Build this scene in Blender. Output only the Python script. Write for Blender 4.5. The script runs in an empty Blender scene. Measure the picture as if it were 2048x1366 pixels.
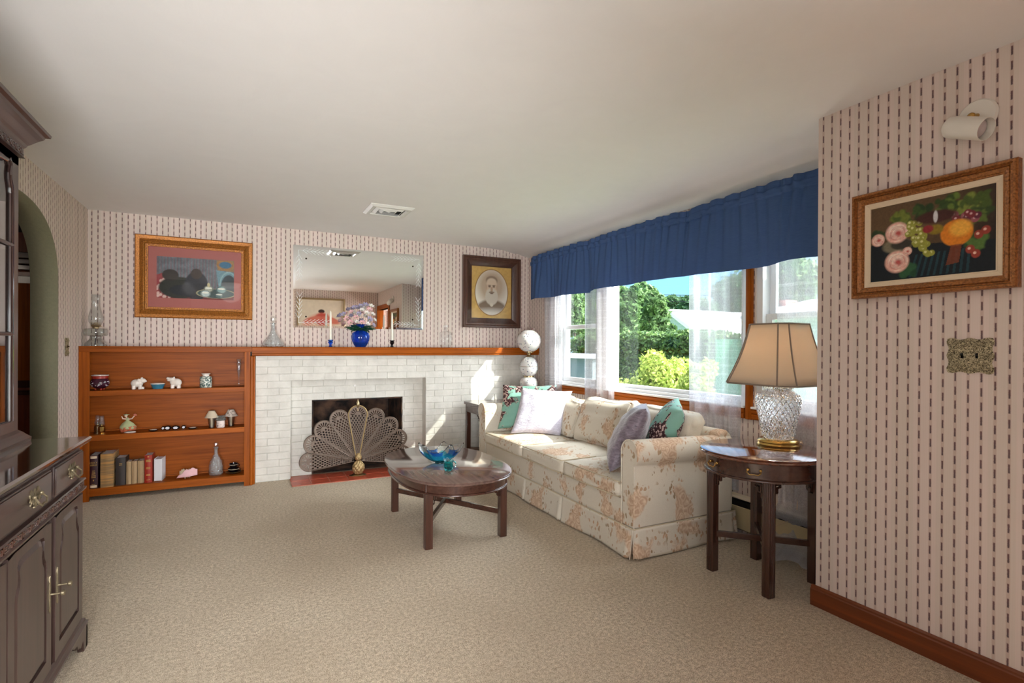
import bpy, math, random
import numpy as np
from mathutils import Vector, Matrix, noise as mnoise
random.seed(7); RNG = np.random.RandomState(7)
PI = math.pi
sc = bpy.context.scene
COL = sc.collection

# ------------------------------------------------------------------ camera
F = 1055.5767; CY = 694.5161
yaw, pit, rol = math.radians(26.6666), math.radians(-.1246), math.radians(.3052)
CAM = Vector((1.2196, -5.6624, 1.2906))
fw = Vector((math.sin(yaw)*math.cos(pit), math.cos(yaw)*math.cos(pit), math.sin(pit)))
rt = Vector((math.cos(yaw), -math.sin(yaw), 0)); up = rt.cross(fw)
rt = rt*math.cos(rol) + up*math.sin(rol); up = rt.cross(fw)
cd = bpy.data.cameras.new('camera'); cam = bpy.data.objects.new('camera', cd); COL.objects.link(cam)
cd.sensor_width = 36; cd.lens = F/2048*36; cd.shift_y = (CY-683)/2048; cd.clip_start = .02; cd.clip_end = 300
cam.matrix_world = Matrix(((rt.x, up.x, -fw.x, CAM.x), (rt.y, up.y, -fw.y, CAM.y), (rt.z, up.z, -fw.z, CAM.z), (0, 0, 0, 1)))
sc.camera = cam

def at(px, py, ax, c):
    """the point of the plane ax = c seen at a pixel of the photograph"""
    d = fw + rt*((px-1024)/F) - up*((py-CY)/F)
    i = 'xyz'.index(ax); t = (c-CAM[i])/d[i]
    return CAM + d*t
def mpp(p): return (Vector(p)-CAM).dot(fw)/F      # metres per pixel at p

# ------------------------------------------------------------------ colours and node helpers
def lin(h, a=1.0):
    if isinstance(h, (tuple, list)): r = [c/255 for c in h[:3]]
    else: r = [int(h[i:i+2], 16)/255 for i in (0, 2, 4)]
    return tuple(((c/12.92) if c <= .04045 else ((c+.055)/1.055)**2.4) for c in r)+(a,)
class NM:
    def __init__(s, name, rough=.6, metal=0.0, spec=.5, coat=0.0):
        s.m = bpy.data.materials.new(name); s.m.use_nodes = True; s.t = s.m.node_tree
        s.n = s.t.nodes; s.l = s.t.links; s.b = s.n['Principled BSDF']; s.out = s.n['Material Output']
        s.b.inputs['Roughness'].default_value = rough; s.b.inputs['Metallic'].default_value = metal
        s.b.inputs['Specular IOR Level'].default_value = spec; s.b.inputs['Coat Weight'].default_value = coat
        s.b.inputs['Coat Roughness'].default_value = .08
    def put(s, sock, v):
        if isinstance(v, (int, float)): sock.default_value = v
        elif isinstance(v, (tuple, list)): sock.default_value = v if len(v) == len(sock.default_value) else v[:len(sock.default_value)]
        else: s.l.new(v, sock)
    def M(s, op, a, b=0.0, c=None):
        n = s.n.new('ShaderNodeMath'); n.operation = op; s.put(n.inputs[0], a); s.put(n.inputs[1], b)
        if c is not None: s.put(n.inputs[2], c)
        return n.outputs[0]
    def mix(s, f, a, b, mode='MIX'):
        n = s.n.new('ShaderNodeMix'); n.data_type = 'RGBA'; n.blend_type = mode
        s.put(n.inputs[0], f); s.put(n.inputs[6], a); s.put(n.inputs[7], b); return n.outputs[2]
    def obj(s): return s.n.new('ShaderNodeTexCoord').outputs['Object']
    def xyz(s, v=None):
        n = s.n.new('ShaderNodeSeparateXYZ'); s.l.new(v or s.obj(), n.inputs[0]); return n.outputs
    def comb(s, x, y, z):
        n = s.n.new('ShaderNodeCombineXYZ'); s.put(n.inputs[0], x); s.put(n.inputs[1], y); s.put(n.inputs[2], z); return n.outputs[0]
    def mapping(s, scale, v=None, rot=(0, 0, 0)):
        n = s.n.new('ShaderNodeMapping'); n.inputs['Scale'].default_value = scale; n.inputs['Rotation'].default_value = rot
        s.l.new(v or s.obj(), n.inputs[0]); return n.outputs[0]
    def noise(s, scale, detail=3, v=None, rough=.55, dist=0.0):
        n = s.n.new('ShaderNodeTexNoise'); n.inputs['Scale'].default_value = scale; n.inputs['Detail'].default_value = detail
        n.inputs['Roughness'].default_value = rough; n.inputs['Distortion'].default_value = dist
        s.l.new(v or s.obj(), n.inputs['Vector']); return n.outputs[0]
    def vor(s, scale, v=None, feat='F1'):
        n = s.n.new('ShaderNodeTexVoronoi'); n.feature = feat; n.inputs['Scale'].default_value = scale
        s.l.new(v or s.obj(), n.inputs['Vector']); return n
    def ramp(s, f, stops):
        n = s.n.new('ShaderNodeValToRGB'); s.put(n.inputs[0], f); e = n.color_ramp.elements
        while len(e) < len(stops): e.new(.5)
        for q, (p, c) in zip(e, stops): q.position = p; q.color = c
        return n.outputs[0]
    def rng(s, v, a, b, c=0.0, d=1.0):
        n = s.n.new('ShaderNodeMapRange'); s.put(n.inputs[0], v)
        for i, q in enumerate((a, b, c, d)): n.inputs[i+1].default_value = q
        return n.outputs[0]
    def bump(s, h, strength=.3, dist=.01):
        n = s.n.new('ShaderNodeBump'); n.inputs['Strength'].default_value = strength; n.inputs['Distance'].default_value = dist
        s.put(n.inputs['Height'], h); s.l.new(n.outputs[0], s.b.inputs['Normal']); return s
    def base(s, c): s.put(s.b.inputs['Base Color'], c); return s
    def set(s, **k):
        for a, v in k.items(): s.put(s.b.inputs[a.replace('_', ' ')], v)
        return s
MAT = {}
def simple(name, c, rough=.5, metal=0.0, var=.06, nscale=14, bump=0.0, coat=0.0, spec=.5):
    m = NM(name, rough, metal, spec, coat); c = lin(c)
    n = m.noise(nscale, 3)
    m.base(m.mix(n, tuple(min(1, x*(1-var)) for x in c[:3])+(1,), tuple(min(1, x*(1+var)) for x in c[:3])+(1,)))
    if bump: m.bump(n, bump, .004)
    MAT[name] = m.m; return m.m
def wood(name, dark, light, axis='x', rough=.3, coat=.3, scale=1.0, spec=.5):
    m = NM(name, rough, 0, spec, coat)
    sc_ = {'x': (1.2, 26, 26), 'y': (26, 1.2, 26), 'z': (26, 26, 1.2)}[axis]
    v = m.mapping(tuple(q*scale for q in sc_))
    n = m.noise(1.0, 6, v, .6, .6); n2 = m.noise(5, 3, m.mapping(tuple(q*scale*.5 for q in sc_)))
    f = m.rng(m.M('ADD', m.M('MULTIPLY', n, .65), m.M('MULTIPLY', n2, .35)), .3, .7)
    m.base(m.mix(f, lin(dark), lin(light))).bump(f, .08, .001)
    MAT[name] = m.m; return m.m
for ax in 'xyz':
    wood('orange_wood_'+ax, (116, 52, 4), (176, 92, 18), ax, .45, .0, 1.0, .14)
    wood('mahogany_'+ax, (46, 26, 20), (82, 50, 39), ax, .25, .5)
    wood('cabinet_wood_'+ax, (42, 28, 25), (74, 52, 46), ax, .36, .3)
wood('table_top_wood', (78, 58, 52), (122, 96, 86), 'y', .15, .55)
wood('round_top_wood', (70, 36, 26), (128, 74, 52), 'x', .08, 1.0)
wood('counter_wood', (32, 20, 18), (56, 36, 32), 'y', .07, 1.0)
wood('baseboard_wood', (92, 40, 12), (132, 66, 26), 'y', .4, .2)
wood('hall_wood', (110, 44, 22), (160, 76, 42), 'z', .4, .2)
wood('walnut_frame', (58, 34, 26), (92, 58, 44), 'z', .35, .3)
simple('white_paint', (226, 224, 220), .4, 0, .02)
simple('vinyl_white', (232, 234, 236), .3, 0, .01)
simple('vent_white', (214, 212, 206), .45, 0, .02)
simple('dark_slot', (22, 21, 20), .7)
simple('brass', (196, 160, 92), .22, 1.0, .08)
m_ = NM('scroll_metal', .4, .5); n_ = m_.noise(170, 3, dist=1.5); m_.base(m_.mix(m_.rng(n_, .42, .58), lin((84, 74, 52)), lin((206, 194, 160)))); m_.bump(n_, .8, .004); MAT['scroll_metal'] = m_.m
simple('old_brass', (176, 156, 122), .34, 1.0, .18, 60, .2)
simple('pewter_gold', (122, 110, 86), .42, .6, .22, 90, .4)
simple('screen_metal', (112, 98, 88), .45, .6, .25, 40, .1)
simple('screen_brass', (170, 146, 104), .48, .7, .15, 60, .2)
simple('white_ceramic', (226, 216, 206), .2, 0, .04, 30)
simple('fixture_white', (226, 222, 212), .35, 0, .02)
simple('bulb_grey', (190, 180, 180), .15, 0, .02)
simple('black_gloss', (20, 16, 18), .12)
simple('candle_wax', (240, 236, 220), .45, 0, .02)
simple('heater_beige', (196, 180, 142), .45, 0, .03)
simple('heater_top', (222, 210, 186), .45, 0, .03)
simple('cord_cream', (200, 180, 150), .5)
simple('firebox_black', (34, 30, 30), .7, 0, .5, 9, .3)
simple('page_white', (222, 222, 226), .6, 0, .04)
simple('gold_leaf', (206, 168, 96), .35, .5)
simple('terracotta_grout', (170, 120, 100), .8)
simple('green_wall', (134, 130, 106), .85, 0, .12, 60, .3)
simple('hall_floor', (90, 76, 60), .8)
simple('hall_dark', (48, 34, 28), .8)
simple('siding_white', (206, 210, 214), .6, 0, .03)
simple('siding_grey', (96, 106, 112), .6, 0, .05)
simple('roof_grey', (130, 128, 130), .8, 0, .1)
simple('chimney_brick', (170, 104, 88), .8, 0, .2, 8)
simple('wire_black', (30, 32, 36), .6)
simple('bark', (96, 78, 64), .9, 0, .25, 10, .5)
simple('grass', (96, 122, 60), .95, 0, .3, 6, .5)
simple('stone_white', (214, 208, 214), .2, 0, .1, 40)
simple('sage_glaze', (176, 184, 140), .3, 0, .15, 30)
simple('rust_glaze', (190, 104, 74), .3, 0, .2, 30)
simple('skin_glaze', (232, 204, 186), .3)
simple('bible_maroon', (52, 16, 26), .4)
simple('book_black', (50, 42, 40), .5, 0, .1)
simple('book_red', (158, 42, 24), .4, 0, .08)
simple('book_tan', (178, 150, 112), .6, 0, .12, 50)
simple('teal_glaze', (52, 112, 138), .25, 0, .12)
simple('purple_glaze', (62, 26, 44), .2, 0, .4, 40)
simple('leaf_green', (22, 84, 58), .5, 0, .35, 60)
simple('petal_pink', (232, 186, 190), .6, 0, .1, 40)
simple('petal_white', (236, 230, 226), .6, 0, .04)
simple('petal_lilac', (168, 160, 190), .6, 0, .12, 40)
simple('iron', (60, 52, 44), .4, .8)
simple('ivory_shade', (206, 190, 166), .6)
simple('mat_pink', (172, 104, 98), .8, 0, .03, 200)
simple('linen_liner', (222, 204, 176), .8, 0, .05, 120)
simple('mat_gold', (214, 176, 104), .5, .1, .12, 60)

def m_wallpaper():
    for name, ax in (('wallpaper_x', 0), ('wallpaper_y', 1)):
        m = NM(name, .85, 0, .2)
        o = m.xyz(); u = m.M('DIVIDE', m.M('ADD', o[ax], 20.011), .0425); z = m.M('DIVIDE', o[2], .056)
        fu = m.M('FRACT', u); ci = m.M('FLOOR', u)
        off = m.M('MULTIPLY', m.M('MODULO', ci, 2.0), .5)
        wob = m.M('MULTIPLY', m.M('SUBTRACT', m.noise(160, 2), .5), .05)
        fz = m.M('FRACT', m.M('ADD', m.M('ADD', z, off), 40.0))
        du = m.M('ABSOLUTE', m.M('SUBTRACT', m.M('ADD', fu, wob), .5))
        line = m.rng(du, .05, .09, 1, 0)
        dz = m.M('ABSOLUTE', m.M('SUBTRACT', fz, .5))
        dash = m.M('MULTIPLY', line, m.rng(dz, .27, .33, 1, 0))
        halo = m.M('MULTIPLY', m.rng(du, .08, .17, 1, 0), .55)
        pin = m.M('FRACT', m.M('MULTIPLY', u, 12.0)); pin = m.rng(m.M('ABSOLUTE', m.M('SUBTRACT', pin, .5)), .2, .4, 0, .22)
        wide = m.rng(m.M('SINE', m.M('MULTIPLY', ci, 1.57)), -.4, .4, 0, 1)
        c = m.mix(wide, lin((216, 203, 193)), lin((222, 206, 198)))
        c = m.mix(pin, c, lin((196, 180, 168)))
        c = m.mix(halo, c, lin((186, 156, 142)))
        dk = m.mix(fz, lin((74, 70, 78)), lin((116, 78, 80)))
        c = m.mix(m.M('MULTIPLY', dash, .92), c, dk)
        m.base(c); MAT[name] = m.m
m_wallpaper()
def m_misc():
    m = NM('carpet', .95, 0, .1)
    n = m.noise(230, 3, rough=.7); n2 = m.noise(60, 3); n3 = m.noise(1.6, 2)
    f = m.rng(m.M('ADD', m.M('MULTIPLY', n, .7), m.M('MULTIPLY', n2, .3)), .40, .60)
    c = m.mix(f, lin((152, 130, 100)), lin((248, 232, 206)))
    c = m.mix(m.rng(n3, .35, .7, 0, .35), c, lin((178, 158, 130)))
    m.base(c).bump(m.M('ADD', n, m.M('MULTIPLY', n2, .7)), .8, .012); m.set(Sheen_Weight=.2); MAT['carpet'] = m.m
    m = NM('ceiling_paint', .9, 0, .2)
    w = m.noise(3.0, 4, dist=2.0); w2 = m.noise(40, 3, m.mapping((1, .25, 1)), dist=1.2)
    m.base(m.mix(w, lin((226, 223, 221)), lin((232, 229, 227)))).bump(m.M('ADD', m.M('MULTIPLY', w2, .3), w), .12, .01); MAT['ceiling_paint'] = m.m
    m = NM('white_brick', .55, 0, .35)
    n = m.noise(60, 4); n2 = m.noise(9, 3)
    m.base(m.mix(m.rng(n2, .35, .65), lin((198, 195, 187)), lin((212, 209, 201)))).bump(m.M('ADD', n, n2), .35, .006); MAT['white_brick'] = m.m
    m = NM('terracotta', .35, 0, .5, .2)
    m.base(m.mix(m.rng(m.noise(12, 4), .3, .7), lin((158, 62, 42)), lin((196, 92, 66)))); MAT['terracotta'] = m.m
    m = NM('sooty_brick', .8, 0, .3)
    n = m.noise(6, 4); m.base(m.mix(m.rng(n, .4, .65), lin((30, 26, 26)), lin((98, 72, 56)))).bump(n, .4, .01); MAT['sooty_brick'] = m.m
    # sofa fabric: cream ground, peach roses, olive brown sprigs
    m = NM('floral_fabric', .8, 0, .25)
    o = m.obj(); warp = m.n.new('ShaderNodeVectorMath'); warp.operation = 'ADD'
    nz = m.n.new('ShaderNodeTexNoise'); nz.inputs['Scale'].default_value = 14; m.l.new(o, nz.inputs['Vector'])
    sc2 = m.n.new('ShaderNodeVectorMath'); sc2.operation = 'SCALE'; m.l.new(nz.outputs['Color'], sc2.inputs[0]); sc2.inputs['Scale'].default_value = .05
    m.l.new(o, warp.inputs[0]); m.l.new(sc2.outputs[0], warp.inputs[1]); wv = warp.outputs[0]
    ns = m.noise(5.6, 1.5, m.mapping((1, 1, .9), wv), .4)
    core = m.rng(ns, .575, .62); band = m.M('MULTIPLY', m.rng(ns, .48, .53), m.rng(ns, .60, .66, 1, 0))
    v1 = m.vor(34, wv); cr = m.rng(v1.outputs['Distance'], .15, .55)
    v4 = m.vor(15, wv); pr_ = m.rng(m.M('SINE', m.M('MULTIPLY', v4.outputs['Distance'], 26.0)), -.6, .8)
    rc = m.mix(m.M('MULTIPLY', m.M('ADD', cr, pr_), .5), lin((220, 192, 162)), lin((174, 132, 100)))
    v2 = m.vor(44, m.mapping((1, 1, .62), wv)); s2 = m.n.new('ShaderNodeSeparateColor'); m.l.new(v2.outputs['Color'], s2.inputs[0])
    leaf = m.M('MULTIPLY', m.M('MULTIPLY', m.rng(v2.outputs['Distance'], .34, .44, 1, 0), band), m.M('GREATER_THAN', s2.outputs[1], .38))
    lc_ = m.mix(s2.outputs[0], lin((150, 126, 96)), lin((190, 150, 120)))
    v5 = m.vor(12, m.mapping((1, 1, .8), wv)); s5 = m.n.new('ShaderNodeSeparateColor'); m.l.new(v5.outputs['Color'], s5.inputs[0])
    spr = m.M('MULTIPLY', m.M('MULTIPLY', m.rng(v5.outputs['Distance'], .20, .26, 1, 0), m.M('GREATER_THAN', s5.outputs[0], .55)), m.rng(v2.outputs['Distance'], .30, .42, 1, 0))
    ground = m.mix(m.noise(90, 2, m.mapping((1, 1, 6))), lin((196, 186, 169)), lin((212, 204, 189)))
    c = m.mix(m.M('MULTIPLY', core, .72), ground, rc)
    c = m.mix(m.M('MULTIPLY', leaf, .9), c, lc_)
    c = m.mix(m.M('MULTIPLY', spr, .8), c, lin((140, 116, 88)))
    m.base(c).bump(m.noise(300, 2), .15, .002); MAT['floral_fabric'] = m.m
    m = NM('sofa_welt', .8); m.base(lin((188, 172, 146))); MAT['sofa_welt'] = m.m
    # paisley
    m = NM('paisley_fabric', .7, 0, .3)
    v = m.vor(60); g = m.rng(m.noise(7, 2, dist=.8), .48, .52)
    spk = m.mix(m.rng(v.outputs['Distance'], .3, .5), lin((214, 186, 176)), lin((70, 40, 44)))
    v3 = m.vor(16); dots = m.rng(v3.outputs['Distance'], .16, .22, 1, 0)
    tl = m.mix(dots, m.mix(m.noise(5, 2), lin((118, 168, 150)), lin((146, 190, 176))), lin((84, 62, 58)))
    m.base(m.mix(g, tl, spk)).bump(v.outputs['Distance'], .2, .003); MAT['paisley_fabric'] = m.m
    for nm, a, b in (('lavender_velvet', (172, 167, 184), (204, 200, 214)), ('mauve_velvet', (92, 80, 92), (132, 120, 132))):
        m = NM(nm, .42, 0, .5); n = m.noise(26, 4, m.mapping((1, 1, 2.4)), dist=1.0)
        m.base(m.mix(m.rng(n, .3, .7), lin(a), lin(b))).bump(n, .5, .012); m.set(Sheen_Weight=.5); MAT[nm] = m.m
    m = NM('blue_valance', .75, 0, .25)
    n = m.noise(30, 3, m.mapping((2, .4, 14))); n2 = m.noise(1.0, 2, m.mapping((1, 6, 1)))
    m.base(m.mix(n, lin((56, 82, 128)), lin((80, 110, 160)))).bump(n, .15, .002)
    tr = m.n.new('ShaderNodeBsdfTranslucent'); tr.inputs[0].default_value = lin((60, 110, 190))
    mx = m.n.new('ShaderNodeMixShader'); mx.inputs[0].default_value = .12
    m.l.new(m.b.outputs[0], mx.inputs[1]); m.l.new(tr.outputs[0], mx.inputs[2]); m.l.new(mx.outputs[0], m.out.inputs[0]); MAT['blue_valance'] = m.m
    # sheer voile
    m = NM('sheer_voile', .9, 0, .1); m.base(lin((226, 226, 232)))
    o = m.xyz(); slub = m.noise(1.0, 3, m.mapping((1.5, 1.5, 60))); th = m.noise(420, 1, m.mapping((1, 1, .2)))
    fac = m.M('ADD', m.rng(slub, .55, .75, .0, .16), m.rng(th, .3, .7, .40, .62))
    tl = m.n.new('ShaderNodeBsdfTranslucent'); tl.inputs[0].default_value = lin((206, 208, 218))
    m1 = m.n.new('ShaderNodeMixShader'); m1.inputs[0].default_value = .42; m.l.new(m.b.outputs[0], m1.inputs[1]); m.l.new(tl.outputs[0], m1.inputs[2])
    tp = m.n.new('ShaderNodeBsdfTransparent'); m2 = m.n.new('ShaderNodeMixShader'); m.put(m2.inputs[0], fac)
    m.l.new(tp.outputs[0], m2.inputs[1]); m.l.new(m1.outputs[0], m2.inputs[2]); m.l.new(m2.outputs[0], m.out.inputs[0]); MAT['sheer_voile'] = m.m
    # clear pane: transparent with a Fresnel reflection
    def pane(name, tint, refl, rough=.0):
        m = NM(name); g = m.n.new('ShaderNodeBsdfGlossy'); g.inputs['Roughness'].default_value = rough
        t = m.n.new('ShaderNodeBsdfTransparent'); t.inputs[0].default_value = tint
        lw = m.n.new('ShaderNodeLayerWeight'); fr = m.M('ADD', .03, m.M('MULTIPLY', m.M('POWER', lw.outputs['Facing'], 5.0), .9))
        f = m.M('MULTIPLY', fr, refl); x = m.n.new('ShaderNodeMixShader'); m.put(x.inputs[0], f)
        m.l.new(t.outputs[0], x.inputs[1]); m.l.new(g.outputs[0], x.inputs[2]); m.l.new(x.outputs[0], m.out.inputs[0]); MAT[name] = m.m
    pane('window_glass', (.94, .97, .96, 1), 1.0); pane('picture_glass', (.97, .97, .97, 1), .55); pane('cabinet_glass', (.7, .74, .74, 1), 2.0)
    m = NM('mirror_glass', .01, 1.0); m.base((.93, .95, .95, 1)); MAT['mirror_glass'] = m.m
    m = NM('etched_glass', .5, 0); m.base(lin((226, 232, 232))); MAT['etched_glass'] = m.m
    def glass(name, c, rough=.02, ior=1.48, bump=None):
        m = NM(name, rough); m.base(c); m.set(Transmission_Weight=1.0, IOR=ior)
        if bump: 
            v = m.vor(bump); m.bump(v.outputs['Distance'], .8, .01)
        MAT[name] = m.m
    def thin(name, tint, white, refl, bump=0, rough=.03):
        m = NM(name); t = m.n.new('ShaderNodeBsdfTransparent'); t.inputs[0].default_value = tint
        g = m.n.new('ShaderNodeBsdfGlossy'); g.inputs['Roughness'].default_value = rough; d = m.n.new('ShaderNodeBsdfDiffuse'); d.inputs[0].default_value = (.9, .92, .92, 1)
        lw = m.n.new('ShaderNodeLayerWeight'); f = m.M('MULTIPLY', m.M('ADD', .05, m.M('MULTIPLY', m.M('POWER', lw.outputs['Facing'], 3.0), .8)), refl)
        if bump:
            v = m.vor(bump); n = m.n.new('ShaderNodeBump'); n.inputs['Strength'].default_value = .9; n.inputs['Distance'].default_value = .01; m.l.new(v.outputs['Distance'], n.inputs['Height'])
            for q in (g, d, lw): m.l.new(n.outputs[0], q.inputs['Normal'])
        x = m.n.new('ShaderNodeMixShader'); x.inputs[0].default_value = white; m.l.new(t.outputs[0], x.inputs[1]); m.l.new(d.outputs[0], x.inputs[2])
        y = m.n.new('ShaderNodeMixShader'); m.put(y.inputs[0], f); m.l.new(x.outputs[0], y.inputs[1]); m.l.new(g.outputs[0], y.inputs[2]); m.l.new(y.outputs[0], m.out.inputs[0]); MAT[name] = m.m
    thin('clear_glass', (.97, .98, .98, 1), .03, 1.0); thin('smoked_glass', (.80, .82, .80, 1), .05, 1.8); thin('crystal', (.95, .96, .96, 1), .14, 1.3, 70)
    glass('cut_glass', (.96, .97, .98, 1), .03, 1.5, 70)
    glass('cobalt_glass', (.03, .16, .85, 1), .03); bpy.data.materials['cobalt_glass'].node_tree.nodes['Principled BSDF'].inputs['Transmission Weight'].default_value = .85
    glass('frosted_cup', (.8, .74, .66, 1), .35)
    glass('aqua_glass', (.10, .72, .74, 1), .03)
    m = NM('art_glass', .02); a = m.n.new('ShaderNodeAttribute'); a.attribute_name = 'Col'; m.base(a.outputs['Color']); m.set(Transmission_Weight=1.0, IOR=1.45); MAT['art_glass'] = m.m
    m = NM('painted', .55, 0, .3, .0); a = m.n.new('ShaderNodeAttribute'); a.attribute_name = 'Col'; m.base(a.outputs['Color']); MAT['painted'] = m.m
    m = NM('milk_glass', .22, 0, .5, .3)
    v = m.vor(34); n = m.noise(30, 2)
    sp = m.M('MULTIPLY', m.rng(v.outputs['Distance'], .20, .28, 1, 0), .9)
    m.base(m.mix(sp, m.mix(n, lin((206, 204, 202)), lin((222, 220, 218))), lin((110, 112, 128)))); m.set(Subsurface_Weight=.2); MAT['milk_glass'] = m.m
    m = NM('pink_floral', .4); n = m.noise(45, 3); m.base(m.mix(m.rng(n, .45, .55), lin((206, 150, 150)), lin((232, 214, 206)))); MAT['pink_floral'] = m.m
    m = NM('green_floral', .3); n = m.noise(70, 2, dist=1.0); m.base(m.mix(m.rng(n, .48, .53), lin((44, 78, 74)), lin((216, 218, 206)))); MAT['green_floral'] = m.m
    m = NM('white_floral', .3); n = m.noise(60, 2); m.base(m.mix(m.rng(n, .62, .66), lin((230, 216, 208)), lin((90, 60, 70)))); MAT['white_floral'] = m.m
    m = NM('frost_shade', .5); n = m.noise(60, 2); m.base(m.mix(m.rng(n, .5, .56), lin((210, 196, 184)), lin((150, 140, 130)))); MAT['frost_shade'] = m.m
    m = NM('old_bible', .8); n = m.noise(1.0, 3, m.mapping((4, 4, 60))); m.base(m.mix(m.rng(n, .4, .62), lin((138, 112, 78)), lin((190, 142, 82)))).bump(n, .3, .004); MAT['old_bible'] = m.m
    for nm, c in (('gilt_frame', (168, 106, 42)), ('gilt_dark', (104, 62, 24)), ('fruit_frame', (160, 104, 56))):
        m = NM(nm, .35, .45); n = m.noise(120, 3); c = lin(c)
        m.base(m.mix(m.rng(n, .35, .65), tuple(x*.55 for x in c[:3])+(1,), tuple(min(1, x*1.25) for x in c[:3])+(1,))).bump(n, .7, .004); MAT[nm] = m.m
    # lampshade: fabric letting lamp light through
    m = NM('shade_fabric', .85, 0, .1); m.base(lin((214, 198, 178)))
    tl = m.n.new('ShaderNodeBsdfTranslucent'); tl.inputs[0].default_value = lin((236, 214, 184))
    x = m.n.new('ShaderNodeMixShader'); x.inputs[0].default_value = .3; m.l.new(m.b.outputs[0], x.inputs[1]); m.l.new(tl.outputs[0], x.inputs[2]); m.l.new(x.outputs[0], m.out.inputs[0]); MAT['shade_fabric'] = m.m
    simple('shade_trim', (138, 122, 108), .8)
    m = NM('lamp_glow'); m.base(lin((255, 240, 214))); m.set(Emission_Color=lin((255, 226, 184)), Emission_Strength=2.5); MAT['lamp_glow'] = m.m
    m = NM('ceiling_fill_glow'); m.base(lin((250, 248, 240))); m.set(Emission_Color=lin((255, 248, 238)), Emission_Strength=1.5); MAT['ceiling_fill_glow'] = m.m
    def leaves(name, a, b, tr):
        m = NM(name, .6, 0, .3); at_ = m.n.new('ShaderNodeAttribute'); at_.attribute_name = 'Col'
        s = m.n.new('ShaderNodeSeparateColor'); m.l.new(at_.outputs['Color'], s.inputs[0])
        c = m.mix(s.outputs[0], lin(a), lin(b)); m.base(c)
        t = m.n.new('ShaderNodeBsdfTranslucent'); m.put(t.inputs[0], c); x = m.n.new('ShaderNodeMixShader'); x.inputs[0].default_value = tr
        m.l.new(m.b.outputs[0], x.inputs[1]); m.l.new(t.outputs[0], x.inputs[2]); m.l.new(x.outputs[0], m.out.inputs[0]); MAT[name] = m.m
    leaves('tree_leaves', (50, 82, 42), (116, 144, 88), .35); leaves('pine_leaves', (44, 76, 50), (84, 116, 76), .3)
    leaves('hedge_leaves', (44, 72, 34), (104, 132, 70), .3); leaves('bush_leaves', (112, 136, 44), (190, 198, 104), .35)
m_misc()

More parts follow.
